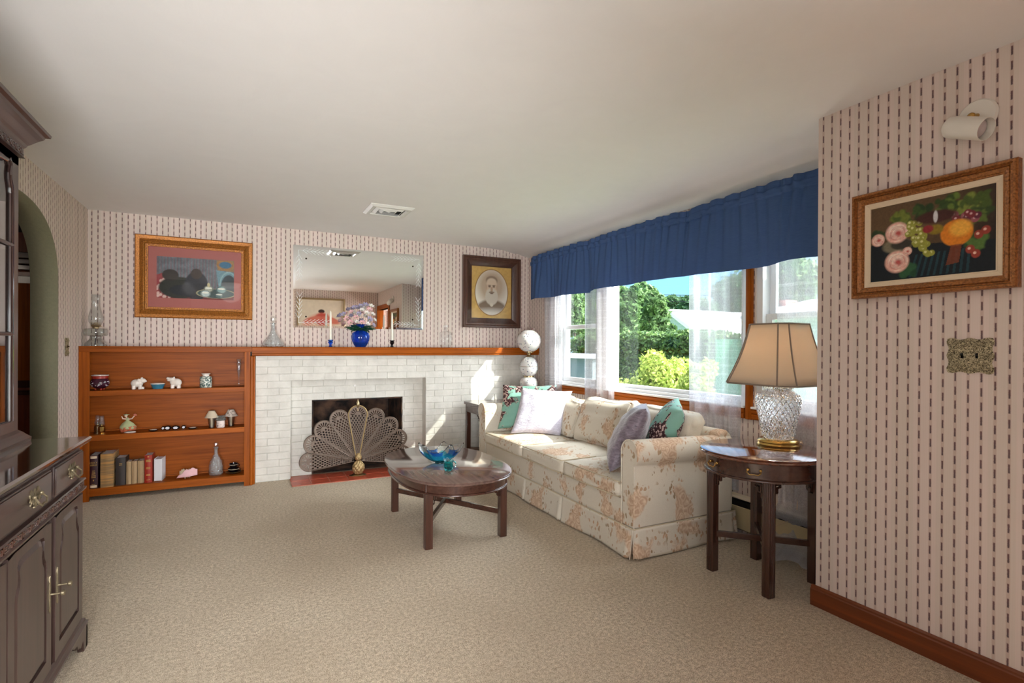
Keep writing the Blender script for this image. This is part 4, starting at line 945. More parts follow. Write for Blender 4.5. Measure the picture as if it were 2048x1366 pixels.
for sx in (-1, 1):
    for sy in (-1, 1):
        x = CX+sx*.26; y = CYY+sy*.40
        for o__, d__ in (((x, y, .352), (0, -sy, 0)), ((CX+sx*.237, CYY+sy*.423, .352), (-sx, 0, 0))):
            fr_ = MB(); fret(fr_, o__, d__, .9); mk('bracket', fr_, 'mahogany_z', ct, smooth=0)

def pull(root, parent, mb_fn, name='handle', mat='brass'): return mk(name, mb_fn, mat, root, parent=parent)
et_ = thing('end_table', 'round mahogany end table with a brass handled drawer beside the striped partition', 'end table', (3.82, -3.638, 0))
EX, EY = 3.82, -3.638; er = lambda o, z: [(EX+(.325+o)*math.cos(2*PI*k/96), EY+(.325+o)*math.sin(2*PI*k/96), z) for k in range(96)]
legs_table(et_, EX, EY, .207, .207, .70, .046, 'mahogany_z', .215)
mk('apron', ringsolid(MB(), [(-.04, .60), (-.024, .60), (-.022, .606), (-.026, .612), (-.026, .695), (-.04, .695)], er, False, False), 'mahogany_x', et_, smooth=30)
mk('apron_moulding', ringsolid(MB(), [(-.028, .594), (-.016, .596), (-.014, .602), (-.018, .608), (-.028, .61)], er, False, False), 'mahogany_x', et_, smooth=60)
mk('tabletop', ringsolid(MB(), [(-.02, .692), (.0, .693), (.006, .699), (.007, .706), (.0, .712)], er), 'round_top_wood', et_, smooth=30)
mk('glass_top', ringsolid(MB(), [(.0, .7122), (.005, .714), (.005, .717), (.0, .7195)], er), 'round_top_wood', et_, smooth=50)
dr = MB(); A0_, A1_ = math.radians(155), math.radians(232); n = 24
for rr_, z0, z1 in ((.303, .618, .69),):
    vs = [(EX+r*math.cos(A0_+(A1_-A0_)*k/n), EY+r*math.sin(A0_+(A1_-A0_)*k/n), z) for z in (z0, z1) for r in (.296, rr_) for k in range(n+1)]
    N = n+1; fs = []
    for k in range(n): fs += [(N+k, N+k+1, 3*N+k+1, 3*N+k), (k, k+1, N+k+1, N+k), (2*N+k, 3*N+k, 3*N+k+1, 2*N+k+1)]
    dr.add(vs, fs+[(0, N, 3*N, 2*N), (n, 2*N+n, 3*N+n, N+n)])
drw = mk('drawer', dr, 'mahogany_x', et_, smooth=30)
for ang in (166, 211):
    t = math.radians(ang); P_ = Vector((EX+.303*math.cos(t), EY+.303*math.sin(t), .658)); nrm = Vector((math.cos(t), math.sin(t), 0)); tg = Vector((-nrm.y, nrm.x, 0))
    mb = MB()
    for s_ in (-1, 1): mb.sphere(P_+tg*s_*.030+nrm*.004, .0085, 10, 6); mb.tube([P_+tg*s_*.030, P_+tg*s_*.030+nrm*.016], .0035, 8)
    mb.tube([P_+tg*(-.030)+nrm*.014, P_+tg*(-.034)+nrm*.018+Vector((0, 0, -.010)), P_+tg*(-.020)+nrm*.02+Vector((0, 0, -.022)), P_+nrm*.02+Vector((0, 0, -.020)), P_+tg*.020+nrm*.02+Vector((0, 0, -.022)), P_+tg*.034+nrm*.018+Vector((0, 0, -.010)), P_+tg*.030+nrm*.014], .003, 8)
    mk('handle', mb, 'brass', et_, parent=drw)
for sx in (-1, 1):
    for sy in (-1, 1):
        for o__, d__ in (((EX+sx*.185, EY+sy*.163, .595), (0, -sy, 0)), ((EX+sx*.163, EY+sy*.185, .595), (-sx, 0, 0))):
            fr_ = MB(); fret(fr_, o__, d__, 1.15); mk('bracket', fr_, 'mahogany_z', et_, smooth=0)

ft = thing('end_table', 'dark wooden end table in the corner beyond the far sofa arm', 'end table', (3.72, -.49, 0))
mk('tabletop', MB().box(3.345, 4.05, -.73, -.26, .655, .685), 'mahogany_x', ft, bevel=.004); mk('apron', MB().box(3.36, 4.035, -.715, -.275, .575, .655), 'mahogany_x', ft, bevel=.002)
for x in (3.36, 3.99):
    for y in (-.715, -.32): mk('leg', MB().box(x, x+.045, y, y+.045, 0, .575), 'mahogany_z', ft, bevel=.002)
mk('stretcher', MB().bar((3.40, -.69, .17), (4.01, -.30, .17), .022, .034), 'mahogany_x', ft, bevel=.002); mk('stretcher', MB().bar((3.40, -.30, .17), (4.01, -.69, .17), .022, .034), 'mahogany_x', ft, bevel=.002)
for o__, d__ in (((3.405, -.705, .575), (1, 0, 0)), ((3.985, -.705, .575), (-1, 0, 0)), ((3.372, -.67, .575), (0, 1, 0))):
    fr_ = MB(); fret(fr_, o__, d__, 1.1); mk('bracket', fr_, 'mahogany_z', ft, smooth=0)

# ------------------------------------------------------------------ table lamp with square cut-corner shade
LC = at(1556, 889, 'z', .7195); LX, LY = LC.x, LC.y; LZ = .7195; k_ = mpp((LX, LY, .9))
tl = thing('table_lamp', 'cut glass table lamp with brass base and cream panelled shade, switched on', 'lamp', (LX, LY, LZ))
mk('base', MB().lathe([(.0, 0), (.116, 0), (.118, .006), (.112, .012), (.110, .016), (.114, .022), (.110, .030), (.098, .037), (.085, .040), (0, .040)], (LX, LY, LZ), 48), 'brass', tl)
body = [(.0, .040), (.080, .041), (.088, .06), (.094, .10), (.102, .15), (.114, .20), (.122, .245), (.121, .275), (.108, .298), (.085, .315), (.075, .320), (.074, .330), (.083, .334), (.083, .346), (.0, .348)]
o = mk('glass_body', MB().lathe(body, (LX, LY, LZ), 64), 'cut_glass', tl, smooth=60)
nt_ = MB(); hz = [(r, z) for r, z in body if r > .07 and z < .31]
def rad(z):
    for (r0, z0), (r1, z1) in zip(hz[:-1], hz[1:]):
        if z0 <= z <= z1: return r0+(r1-r0)*(z-z0)/(z1-z0+1e-9)
    return hz[-1][0]
for dr_ in (-1, 1):        # raised diamond net of the pressed glass
    for k in range(26):
        nt_.tube([(LX+(rad(.05+.245*j/16)+.0005)*math.cos(2*PI*k/26+dr_*j*.085), LY+(rad(.05+.245*j/16)+.0005)*math.sin(2*PI*k/26+dr_*j*.085), LZ+.05+.245*j/16) for j in range(17)], .0028, 5)
mk('diamond_relief', nt_, 'cut_glass', tl, smooth=60)
mk('stem', MB().tube([(LX, LY, LZ+.04), (LX, LY, LZ+.66)], .005, 10).lathe([(0, .350), (.03, .350), (.034, .356), (.012, .36), (.012, .42), (0, .42)], (LX, LY, LZ), 20), 'brass', tl)
zb_ = 1.29-(766-694.5)*mpp((LX, LY, 1)); zt_ = 1.29+(694.5-648)*mpp((LX, LY, 1))
def octo(hw, cut, z): return [(LX+x, LY+y, z) for x, y in ((-hw, -hw+cut), (-hw+cut, -hw), (hw-cut, -hw), (hw, -hw+cut), (hw, hw-cut), (hw-cut, hw), (-hw+cut, hw), (-hw, hw-cut))]
def shade_ring(f): hw = .128+(.232-.128)*(1-f)+.012*math.sin(PI*f)*-1; return hw, hw*.30
sh = MB(); secs = [shade_ring(k/8)+(zb_+(zt_-zb_)*k/8,) for k in range(9)]
vs = [p for hw, cu, z in secs for p in octo(hw, cu, z)]; fs = [(i*8+k, i*8+(k+1) % 8, (i+1)*8+(k+1) % 8, (i+1)*8+k) for i in range(8) for k in range(8)]
sh.add(vs, fs); shd = mk('lamp_shade', sh, 'shade_fabric', tl, solid=.002, smooth=25)
tr = MB()
for k in range(8): tr.tube([octo(hw+.0015, cu, z)[k] for hw, cu, z in secs], .0042, 6)
for hw, cu, z in (secs[0], secs[-1]): tr.tube(octo(hw+.0015, cu, z), .0050, 6, True)
mk('shade_trim', tr, 'shade_trim', tl, parent=shd)
sp_ = MB()
for a in range(4): t = a*PI/2+PI/4; sp_.tube([(LX, LY, zt_-.02), (LX+.15*math.cos(t), LY+.15*math.sin(t), zt_-.004)], .0015, 6)
mk('shade_frame', sp_, 'brass', tl); mk('bulb', MB().sphere((LX, LY, LZ+.46), (.028, .028, .04), 16, 10), 'lamp_glow', tl)
mk('finial', MB().lathe([(0, 0), (.006, .004), (.004, .012), (.008, .02), (0, .03)], (LX, LY, zt_-.02), 14), 'brass', tl)
pts = [(LX+.11, LY-.02, LZ+.004), (LX+.15, LY-.05, LZ+.004), (LX+.17, LY-.02, LZ+.004), (LX+.215, LY+.0, LZ+.004), (LX+.232, LY+.0, LZ-.03), (LX+.215, LY+.02, .45), (LX+.20, LY+.02, .25), (4.18, -3.40, .14), (4.185, -3.3, .06)]
pts = [Vector((max(p[0], 0), p[1], p[2])) for p in pts]; mk('cord', MB().tube(pts, .0028, 8), 'cord_cream', tl)

# globe lamp in the far corner
GC = at(1058, 682, 'y', -.42); g = mpp(GC); GX, GY = GC.x, -.42; gz = lambda py: 1.29+(694.5-py)*g+ (.0)
dz = GC.z-gz(682); gz2 = lambda py: gz(py)+dz
gl = thing('globe_lamp', 'tall white milk glass globe lamp with brass collars in the far corner', 'lamp', (GX, GY, .685))
mk('foot', MB().lathe([(.0, .685), (.07, .685), (.072, .70), (.05, .712), (.03, .73), (.028, gz2(784)), (.0, gz2(784))], (GX, GY, 0), 32), 'old_brass', gl)
b3 = gz2(763); mk('lower_bowl', MB().lathe([(.028, gz2(784)), (.05, gz2(782)), (17.5*g, gz2(772)), (18*g, b3), (15*g, gz2(757)), (9*g, gz2(753.5))], (GX, GY, 0), 40), 'milk_glass', gl)
mk('collar', MB().lathe([(.0, gz2(756)), (10*g, gz2(756)), (10.4*g, gz2(753)), (10*g, gz2(751)), (0, gz2(751))], (GX, GY, 0), 32), 'old_brass', gl)
mk('middle_globe', MB().lathe([(9*g, gz2(752)), (15.5*g, gz2(747)), (18.3*g, gz2(738)), (18.5*g, gz2(733)), (17.5*g, gz2(727)), (13.5*g, gz2(719)), (7*g, gz2(714))], (GX, GY, 0), 44), 'milk_glass', gl)
mk('seam_ring', MB().lathe([(18.4*g, gz2(733.6)), (18.9*g, gz2(733.2)), (18.4*g, gz2(732.8))], (GX, GY, 0), 44, cap=False), 'old_brass', gl)
mk('neck', MB().lathe([(0, gz2(716)), (7.5*g, gz2(715)), (5*g, gz2(712)), (3*g, gz2(710)), (3.4*g, gz2(707)), (5.5*g, gz2(705.5)), (9*g, gz2(704.8)), (9*g, gz2(703.5)), (0, gz2(703.5))], (GX, GY, 0), 32), 'old_brass', gl)
R0 = 24.4*g; cz0 = gz2(682)
mk('upper_globe', MB().lathe([(R0*math.sin(math.radians(a)), cz0-R0*.93*math.cos(math.radians(a))) for a in range(24, 161, 8)], (GX, GY, 0), 48, cap=False), 'milk_glass', gl, smooth=80)
mk('key', MB().bar((GX-.03, GY-.01, gz2(710)), (GX-.012, GY, gz2(710)), .006, .010), 'old_brass', gl)

# ------------------------------------------------------------------ art glass on the coffee table
def colored_sweep(name, fn, nu, nv, colfn, root, mat='art_glass', solid=.005):
    mb = MB().grid(fn, nu, nv, True); cols = [lin(colfn(i/nu, j/(nv-1))) for j in range(nv) for i in range(nu)]
    return mk(name, mb, mat, root, solid=solid, smooth=80, col=cols)
BP = at(880, 925, 'z', .4445); bx, by = BP.x, BP.y; q_ = mpp(BP)
bw = thing('glass_bowl', 'blue pulled art glass bowl with pointed clear rim on the coffee table', 'bowl', (bx, by, .4445))
def bowl(u, v):
    t = 2*PI*u; spike = (.5+.5*math.cos(t*5+.6))**2.6; r = (.018+.098*v**.85)*(1+.20*spike*v); zz = .006+.075*v**1.6+.060*spike*v**3
    x = r*math.cos(t)*1.25; y = r*math.sin(t)*.62
    return (bx+x*.92-y*.25, by+y*.92-x*.25*1.0, .4445+zz)
def bcol(u, v):
    sp = (.5+.5*math.cos(2*PI*u*5+.6))**2; 
    if v > .72: return (236, 244, 244) if sp > .25 else (80, 150, 245)
    return (90, 205, 240) if v > .25 else (120, 220, 238)
colored_sweep('bowl', bowl, 120, 26, bcol, bw)
mk('foot', MB().lathe([(0, 0), (.036, 0), (.036, .005), (.02, .008), (0, .008)], (bx, by, .4445), 28), 'aqua_glass', bw)
hk = Vector((bx+.115*.9, by-.03, .4445+.075)); mk('pulled_handle', MB().tube([hk+Vector(p) for p in ((0, .01, -.02), (.025, 0, .02), (.02, -.005, .055), (-.015, -.01, .05), (-.025, -.01, .03))], [.007, .007, .006, .005, .004], 10), 'clear_glass', bw)
FP = at(897, 941, 'z', .4445)
fg = thing('glass_basket', 'small aqua and green ribbed glass basket in front of the blue bowl', 'glass ornament', (FP.x, FP.y, .4445))
mk('body', MB().lathe([(0, 0), (.022, 0), (.03, .012), (.032, .035), (.030, .055), (.036, .07), (.033, .07), (.027, .054), (.028, .03), (.02, .012), (0, .008)], (FP.x, FP.y, .4445), 14), 'aqua_glass', fg, smooth=20)
mk('handle', MB().tube([(FP.x+.024+.028*math.sin(t), FP.y-.006, .4445+.036+.026*math.cos(t)) for t in np.linspace(-.6, 3.7, 14)], .0045, 8), 'aqua_glass', fg)
mk('rim_curl', MB().tube([(FP.x+.03*math.cos(t), FP.y+.03*math.sin(t), .4445+.073+.008*math.sin(t*5)) for t in np.linspace(0, 2*PI, 40)[:-1]], .004, 6, True), 'clear_glass', fg)

# ------------------------------------------------------------------ china cabinet on the left wall
cc = thing('china_cabinet', 'dark wooden china cabinet with glazed hutch, brass pulls and carved doors on the left wall', 'cabinet', (.3, -3.65, 0))
CXF = .595; cy0, cy1 = -2.85, -4.45
mk('carcass', MB().box(.02, CXF-.004, cy1, cy0, .09, .865), 'cabinet_wood_z', cc, bevel=.003)
topP = [(.02, .858), (CXF+.004, .858), (CXF+.008, .866), (CXF+.020, .870), (CXF+.028, .878), (CXF+.030, .888), (CXF+.024, .895), (.02, .895)]
def molded(mb, prof, x0, ya, yb, ext):
    """profile (x, z) run along the front and mitred round both ends; ext = x of the carcass front"""
    rings = []
    for x, z in prof: o = max(0, x-ext) if x > x0 else 0; rings.append([(x0, yb-o, z), (x, yb-o, z), (x, ya+o, z), (x0, ya+o, z)])
    vs = [p for r in rings for p in r]; fs = []
    for i in range(len(rings)-1):
        for k in range(3): fs.append((i*4+k, i*4+k+1, (i+1)*4+k+1, (i+1)*4+k))
    n = len(rings)-1; fs += [(0, 3, 2, 1), (n*4, n*4+1, n*4+2, n*4+3)]
    return mb.add(vs, fs)
mk('worktop', molded(MB(), topP[1:-1], .02, cy0, cy1, CXF), 'counter_wood', cc, smooth=0)
mk('waist_moulding', molded(MB(), [(CXF, .672), (CXF+.014, .676), (CXF+.016, .684), (CXF+.008, .688), (CXF+.008, .712), (CXF+.014, .716), (CXF+.012, .722), (CXF, .724)], .02, cy0, cy1, CXF), 'cabinet_wood_y', cc, smooth=0)
gk = MB(); n = 44
for k in range(n):        # fretted key band
    y = cy0-.01-(k+.5)*(cy0-cy1-.02)/n; w = (cy0-cy1)/n; x0, x1 = CXF+.008, CXF+.0115; s = 1 if k % 2 else -1
    gk.box(x0, x1, y-w*.42, y+w*.42, .7075 if s > 0 else .690, .7105 if s > 0 else .693); gk.box(x0, x1, y+s*w*.30, y+s*w*.42, .690, .7105); gk.box(x0, x1, y-w*.1, y+w*.1, .697, .703); gk.box(x0, x1, y-s*w*.30, y-s*w*.1, .700-s*.004, .703-s*.004)
mk('key_band', gk, 'mahogany_y', cc, smooth=0)
mk('plinth', molded(MB(), [(CXF, .095), (CXF+.020, .095), (CXF+.022, .108), (CXF+.014, .114), (CXF+.012, .122), (CXF+.006, .126), (CXF, .134)], .02, cy0, cy1, CXF), 'cabinet_wood_y', cc, smooth=0)
for ya, sg in ((cy0+.02, -1), (cy1-.02, 1)):
    pl = [(0, .096), (0, 0), (.055, 0), (.058, .03), (.068, .05), (.085, .042), (.10, .036), (.115, .05), (.13, .046), (.15, .07), (.19, .078), (.22, .096)]
    mb = MB().prism([(ya+sg*a, b) for a, b in pl], lambda a, b, d: (d, a, b), CXF-.004, CXF+.019)
    mb.prism([(CXF+.019-a, b) for a, b in pl], lambda a, b, d: (a, d, b), ya, ya+sg*.022); mk('bracket_foot', mb, 'cabinet_wood_y', cc, bevel=.002)
def brass_pull(root, par, x, y, z):
    mb = MB(); W = .043
    for sx in (-1, 1):
        c = [(y+sx*.030+.014*math.cos(t)*(1+.25*math.sin(3*t)), z+.010+.018*math.sin(t)*(1+.2*math.cos(4*t))) for t in np.linspace(0, 2*PI, 18)[:-1]]
        mb.prism(c, lambda a, b, d: (d, a, b), x, x+.004); mb.tube([(x+.004, y+sx*.012+sx*.016*math.cos(t), z-.012+.016*math.sin(t)) for t in np.linspace(0, 5.2, 12)], .0028, 6)
        mb.tube([(x+.004, y+sx*.045+sx*.007*math.cos(t), z-.004+.010*math.sin(t)) for t in np.linspace(0, 5.2, 10)], .0024, 6); mb.sphere((x+.010, y+sx*.032, z+.008), .007, 10, 6)
    mb.prism([(y+a, z+b) for a, b in ((0, .03), (.010, .018), (.006, 0), (.012, -.02), (0, -.034), (-.012, -.02), (-.006, 0), (-.010, .018))], lambda a, b, d: (d, a, b), x, x+.004)
    mb.tube([(x+.010, y-.032, z+.008), (x+.022, y-.040, z-.008), (x+.026, y-.022, z-.022), (x+.026, y, z-.018), (x+.026, y+.022, z-.022), (x+.022, y+.040, z-.008), (x+.010, y+.032, z+.008)], .0034, 8)
    return mk('handle', mb, 'pewter_gold', root, parent=par)
def raised(mb, pts, x, dep, inset):
    """bevelled field: outline -> inset outline"""
    c = Vector((sum(p[0] for p in pts)/len(pts), sum(p[1] for p in pts)/len(pts))); n = len(pts)
    ys = [p[0] for p in pts]; zs = [p[1] for p in pts]; wy = max(ys)-min(ys); wz = max(zs)-min(zs); my = (max(ys)+min(ys))/2; mz = (max(zs)+min(zs))/2
    inn = [(my+(p[0]-my)*(1-2*inset/wy), mz+(p[1]-mz)*(1-2*inset/wz)) for p in pts]
    vs = [(x, a, b) for a, b in pts]+[(x+dep, a, b) for a, b in inn]; return mb.add(vs, [(i, (i+1) % n, n+(i+1) % n, n+i) for i in range(n)]+[tuple(range(n, 2*n))])
for ya, yb, hs in ((-2.857, -3.225, (-3.03,)), (-3.262, -4.04, (-3.44, -3.86)), (-4.075, -4.443, (-4.26,))):
    d = mk('drawer', MB().box(CXF-.004, CXF+.006, yb, ya, .735, .845).box(CXF+.006, CXF+.010, yb+.006, ya-.006, .741, .839), 'cabinet_wood_y', cc, bevel=.003)
    for y in hs: brass_pull(cc, d, CXF+.010, y, .79)
def door_outline(ya, yb, z0, z1, ogee=True):
    w = ya-yb; m = .05; a, b = ya-m, yb+m; zs = z1-.15
    return [(a, z0+.05), (a, zs), (a-.004, zs+.02), (a-.022, zs+.045), (a-.028, zs+.07), (a-.02, zs+.10), (a-.03, z1-.035), (a-.06, z1-.03), ((a+b)/2, z1-.03), (b+.06, z1-.03), (b+.03, z1-.035), (b+.02, zs+.10), (b+.028, zs+.07), (b+.022, zs+.045), (b+.004, zs+.02), (b, zs), (b, z0+.05)]
DD = ((-2.868, -3.222, 1), (-3.264, -3.646, -1), (-3.655, -4.037, 1), (-4.078, -4.432, -1))
for ya, yb, s in DD:
    z0, z1 = .14, .665; pts = door_outline(ya, yb, z0, z1)
    mb = MB(); n = len(pts); outer = []
    yc, zc = (ya+yb)/2, (z0+z1)/2
    for a, b in pts:                      # project outline outwards to the rectangle
        if b <= z0+.051: outer.append((ya if a > yc else yb, z0))
        elif b < z1-.032: outer.append((ya if a > yc else yb, b+.03*(b-z0)/(z1-z0)))
        else: outer.append((a+(.055 if a > yc+.01 else -.055 if a < yc-.01 else 0), z1))
    x0, x1 = CXF-.004, CXF+.009
    vs = [(x1, a, b) for a, b in outer]+[(x1, a, b) for a, b in pts]+[(x0+.003, a, b) for a, b in pts]
    mb.add(vs, [(i, (i+1) % n, n+(i+1) % n, n+i) for i in range(n)]+[(n+i, n+(i+1) % n, 2*n+(i+1) % n, 2*n+i) for i in range(n)])
    mb.add([(x0, ya, z0), (x1, ya, z0), (x1, ya, z1), (x0, ya, z1)], [(0, 1, 2, 3)]).add([(x0, yb, z0), (x1, yb, z0), (x1, yb, z1), (x0, yb, z1)], [(0, 3, 2, 1)])
    d = mk('door', mb, 'cabinet_wood_z', cc, smooth=0)
    mk('door_panel', raised(MB(), pts, x0+.003, .010, .022), 'cabinet_wood_z', cc, parent=d, smooth=0)
    yh = yb+.020 if s > 0 else ya-.020
    mb = MB().prism([(yh+a, .41+b) for a, b in ((-.006, -.055), (0, -.066), (.006, -.055), (.004, -.04), (.007, 0), (.004, .04), (.006, .055), (0, .066), (-.006, .055), (-.004, .04), (-.007, 0), (-.004, -.04))], lambda a, b, d: (d, a, b), x1, x1+.003)
    mb.lathe([(0, .003), (.004, .003), (.003, .014), (.003, .03), (.009, .034), (.009, .042), (0, .045)], (x1, yh, .41), 14, 'x'); mk('handle', mb, 'pewter_gold', cc, parent=d)
# hutch
hx = .40; h0, h1 = -2.885, -4.41
bd_ = MB().box(.02, hx-.02, h0-.02, h0, .93, 2.08).box(.02, hx-.02, h1, h1+.02, .93, 2.08).box(.02, .035, h1, h0, .93, 2.08).box(.02, hx, h1, h0, 2.0, 2.08)
for z in (1.30, 1.66): bd_.box(.035, hx-.03, h1+.02, h0-.02, z, z+.014)
mk('hutch_case', bd_, 'cabinet_wood_z', cc)
mk('hutch_base', molded(MB(), [(hx+.032, .895), (hx+.034, .91), (hx+.02, .925), (hx+.012, .935), (hx, .945)], .02, h0, h1, hx), 'cabinet_wood_y', cc, smooth=0)
mk('hutch_crown', molded(MB(), [(hx, 2.035), (hx+.016, 2.037), (hx+.012, 2.045), (hx+.012, 2.075), (hx+.018, 2.082), (hx+.022, 2.092), (hx+.030, 2.10), (hx+.048, 2.122), (hx+.062, 2.135), (hx+.066, 2.145), (hx+.080, 2.15), (hx+.082, 2.162), (hx+.074, 2.168)], .02, h0, h1, hx), 'cabinet_wood_y', cc, smooth=0)
gk = MB(); n = 60
for k in range(n):
    y = h0+.008-(k+.5)*(h0-h1)/n; w = (h0-h1)/n; s = 1 if k % 2 else -1; x0, x1 = hx+.012, hx+.015
    gk.box(x0, x1, y-w*.42, y+w*.42, 2.068 if s > 0 else 2.048, 2.071 if s > 0 else 2.051); gk.box(x0, x1, y+s*w*.28, y+s*w*.42, 2.048, 2.071); gk.box(x0, x1, y-w*.1, y+w*.1, 2.056, 2.063)
mk('key_band', gk, 'mahogany_y', cc, smooth=0)
for ya, yb in ((h0, -3.39), (-3.395, -3.90), (-3.905, h1)):
    m = .045; a, b = ya-m, yb+m; z0, z1 = .985, 2.0
    inn = [(a, z0), (a, 1.88), (a-.004, 1.90), (a-.018, 1.93), (a-.02, 1.955), (a-.012, 1.985), (a-.03, 2.01), (a-.06, 1.99), ((a+b)/2, 1.975), (b+.06, 1.99), (b+.03, 2.01), (b+.012, 1.985), (b+.02, 1.955), (b+.018, 1.93), (b+.004, 1.90), (b, 1.88), (b, z0)]
    out = [(ya, .945), (ya, 1.88), (ya, 1.90), (ya, 1.93), (ya, 1.955), (ya, 1.985), (ya, 2.035), (a-.06, 2.035), ((a+b)/2, 2.035), (b+.06, 2.035), (yb, 2.035), (yb, 1.985), (yb, 1.955), (yb, 1.93), (yb, 1.90), (yb, 1.88), (yb, .945)]
    n = len(inn); mb = MB(); xo, xi = hx, hx-.018
    vs = [(xo, p, q) for p, q in out]+[(xo, p, q) for p, q in inn]+[(xi, p, q) for p, q in inn]+[(xi, p, q) for p, q in out]
    mb.add(vs, [(k*n+i, k*n+(i+1) % n, ((k+1) % 4)*n+(i+1) % n, ((k+1) % 4)*n+i) for k in range(4) for i in range(n)])
    d = mk('glass_door', mb, 'cabinet_wood_z', cc, smooth=0)
    mk('beading', MB().tube([(xo-.004, p, q) for p, q in inn], .005, 8, True), 'counter_wood', cc, parent=d)
    mn = MB()
    for z in (1.328, 1.677): mn.tube([(xo-.006, a, z), (xo-.006, b, z)], .0075, 8)
    mn.tube([(xo-.006, (a+b)/2, z0), (xo-.006, (a+b)/2, 1.97)], .0075, 8); mk('muntin', mn, 'cabinet_wood_y', cc, parent=d)
    mk('glass_panel', MB().box(xi+.004, xi+.006, b-.01, a+.01, z0-.01, 2.01), 'cabinet_glass', cc, parent=d, smooth=0)
# china inside the hutch
for i, z in enumerate((1.314, 1.674, .946)):
    for j, y in enumerate((-3.03, -3.22, -3.5)):
        mb = MB(); cz_ = z+.105
        mb.lathe([(0, 0), (.06, .0), (.10, .010), (.102, .012), (.06, .006), (0, .005)], (.075, y, cz_), 32, 'x')
        single('plate', mb, 'white_ceramic', 'white china plate standing behind the hutch glass of the dark cabinet', 'plate', 'china plates displayed in the hutch')

# ------------------------------------------------------------------ mantel ornaments
ZM = 1.272
def mantel(px, y): p = at(px, 694, 'y', y); return (p.x, y, ZM)
def on(px, y, z): p = at(px, 694, 'y', y); return (p.x, y, z)
c = mantel(191.5, -.15); k = mpp(c)
ol = thing('oil_lamp', 'clear glass oil lamp with tall chimney at the left end of the mantel', 'oil lamp', c)
mk('font', MB().lathe([(0, 0), (.105*.72, 0), (.078, .008), (.07, .03), (.046, .052), (.038, .065), (.04, .08), (.076, .088), (.082, .1), (.082, .135), (.074, .145), (.02, .150), (0, .150)], c, 40), 'smoked_glass', ol)
mk('burner', MB().lathe([(0, .148), (.022, .149), (.024, .16), (.034, .168), (.036, .174), (.022, .178), (.016, .192), (0, .2)], c, 24), 'old_brass', ol)
mb = MB()
for a in range(6): t = a*PI/3; mb.tube([(c[0]+.03*math.cos(t), c[1]+.03*math.sin(t), c[2]+.172), (c[0]+.036*math.cos(t), c[1]+.036*math.sin(t), c[2]+.20)], .002, 5)
mb.tube([(c[0]+.02, c[1]-.01, c[2]+.163), (c[0]+.045, c[1]-.02, c[2]+.163)], .002, 6).lathe([(0, 0), (.009, 0), (.009, .003), (0, .003)], (c[0]+.045, c[1]-.02, c[2]+.162), 12)
mk('prongs', mb, 'old_brass', ol)
mk('wick', MB().tube([(c[0], c[1], c[2]+.15), (c[0]+.004, c[1], c[2]+.08), (c[0]-.006, c[1], c[2]+.012)], .005, 8), 'bible_maroon', ol)
mk('chimney', MB().lathe([(.034, .176), (.047, .20), (.053, .225), (.05, .25), (.036, .30), (.029, .34), (.028, .40), (.031, .432)], c, 36, cap=False), 'clear_glass', ol, solid=.0018, smooth=80)
c = mantel(546, -.15)
dc = thing('decanter', 'wide based clear cut glass ship decanter on the mantel left of the mirror', 'decanter', c)
mk('body', MB().lathe([(0, 0), (.085, 0), (.098, .012), (.098, .03), (.075, .06), (.045, .10), (.024, .14), (.018, .165), (.018, .21), (.028, .222), (.026, .226), (.014, .21), (.014, .16), (.03, .12), (.06, .07), (.08, .03), (.07, .014), (0, .012)], c, 36), 'crystal', dc, smooth=50)
mk('stopper', MB().lathe([(0, .19), (.012, .195), (.014, .228), (.012, .234), (.024, .25), (.026, .268), (.018, .288), (0, .292)], c, 10), 'clear_glass', dc, smooth=15)
def candle(px, y, mat, lab):
    c = mantel(px, y); t = thing('candlestick', lab, 'candlestick', c, None)
    mk('holder', MB().lathe([(0, 0), (.018, .0), (.0185, .004), (.013, .012), (.011, .024), (.015, .034), (.022, .042), (.024, .050), (.016, .055), (.021, .062), (.027, .068), (.026, .071), (.014, .071), (0, .060)], c, 28), mat, t)
    mk('saucer', MB().lathe([(0, 0), (.05, .0005), (.052, .003), (.05, .003), (0, .0015)], c, 32), mat, t)
    mk('candle', MB().lathe([(0, .062), (.0115, .062), (.0112, .2), (.009, .325), (.004, .355), (0, .358)], c, 20), 'candle_wax', t)
    mk('wick', MB().tube([(c[0], c[1], c[2]+.355), (c[0]-.004, c[1], c[2]+.366)], .001, 5), 'page_white', t)
candle(661, -.17, 'cobalt_glass', 'white taper candle in a cobalt glass candlestick left of the flower vase'); candle(784, -.19, 'black_gloss', 'white taper candle in a dark candlestick right of the flower vase')
c = mantel(721, -.16); k = mpp(c)
vs_ = thing('vase', 'round ribbed cobalt blue glass vase on the mantel', 'vase', c)
pr = pxprof(c, [(0, 694), (9.5, 694), (13, 689), (17, 680), (18, 672), (15.5, 665.5), (9, 662), (7, 659), (7, 652), (9.5, 648), (8, 648), (5.6, 652), (5.6, 660), (12, 668), (12, 684), (0, 690)], 694)
mb = MB(); vsx = []; S = 48
for r, z in pr:
    for q in range(S): t = 2*PI*q/S; rr_ = r*(1+.022*math.cos(t*12)); vsx.append((c[0]+rr_*math.cos(t), c[1]+rr_*math.sin(t), c[2]+z))
mb.add(vsx, [(i*S+q, i*S+(q+1) % S, (i+1)*S+(q+1) % S, (i+1)*S+q) for i in range(len(pr)-1) for q in range(S)]); mk('vase_body', mb, 'cobalt_glass', vs_, smooth=60)
bq = thing('bouquet', 'bouquet of pink, white and lilac artificial lilies in the cobalt vase', 'flowers', (c[0], c[1], c[2]+.02))
R = random.Random(12); base = Vector((c[0], c[1], ZM+.21)); top = Vector((c[0], c[1], ZM+.30))
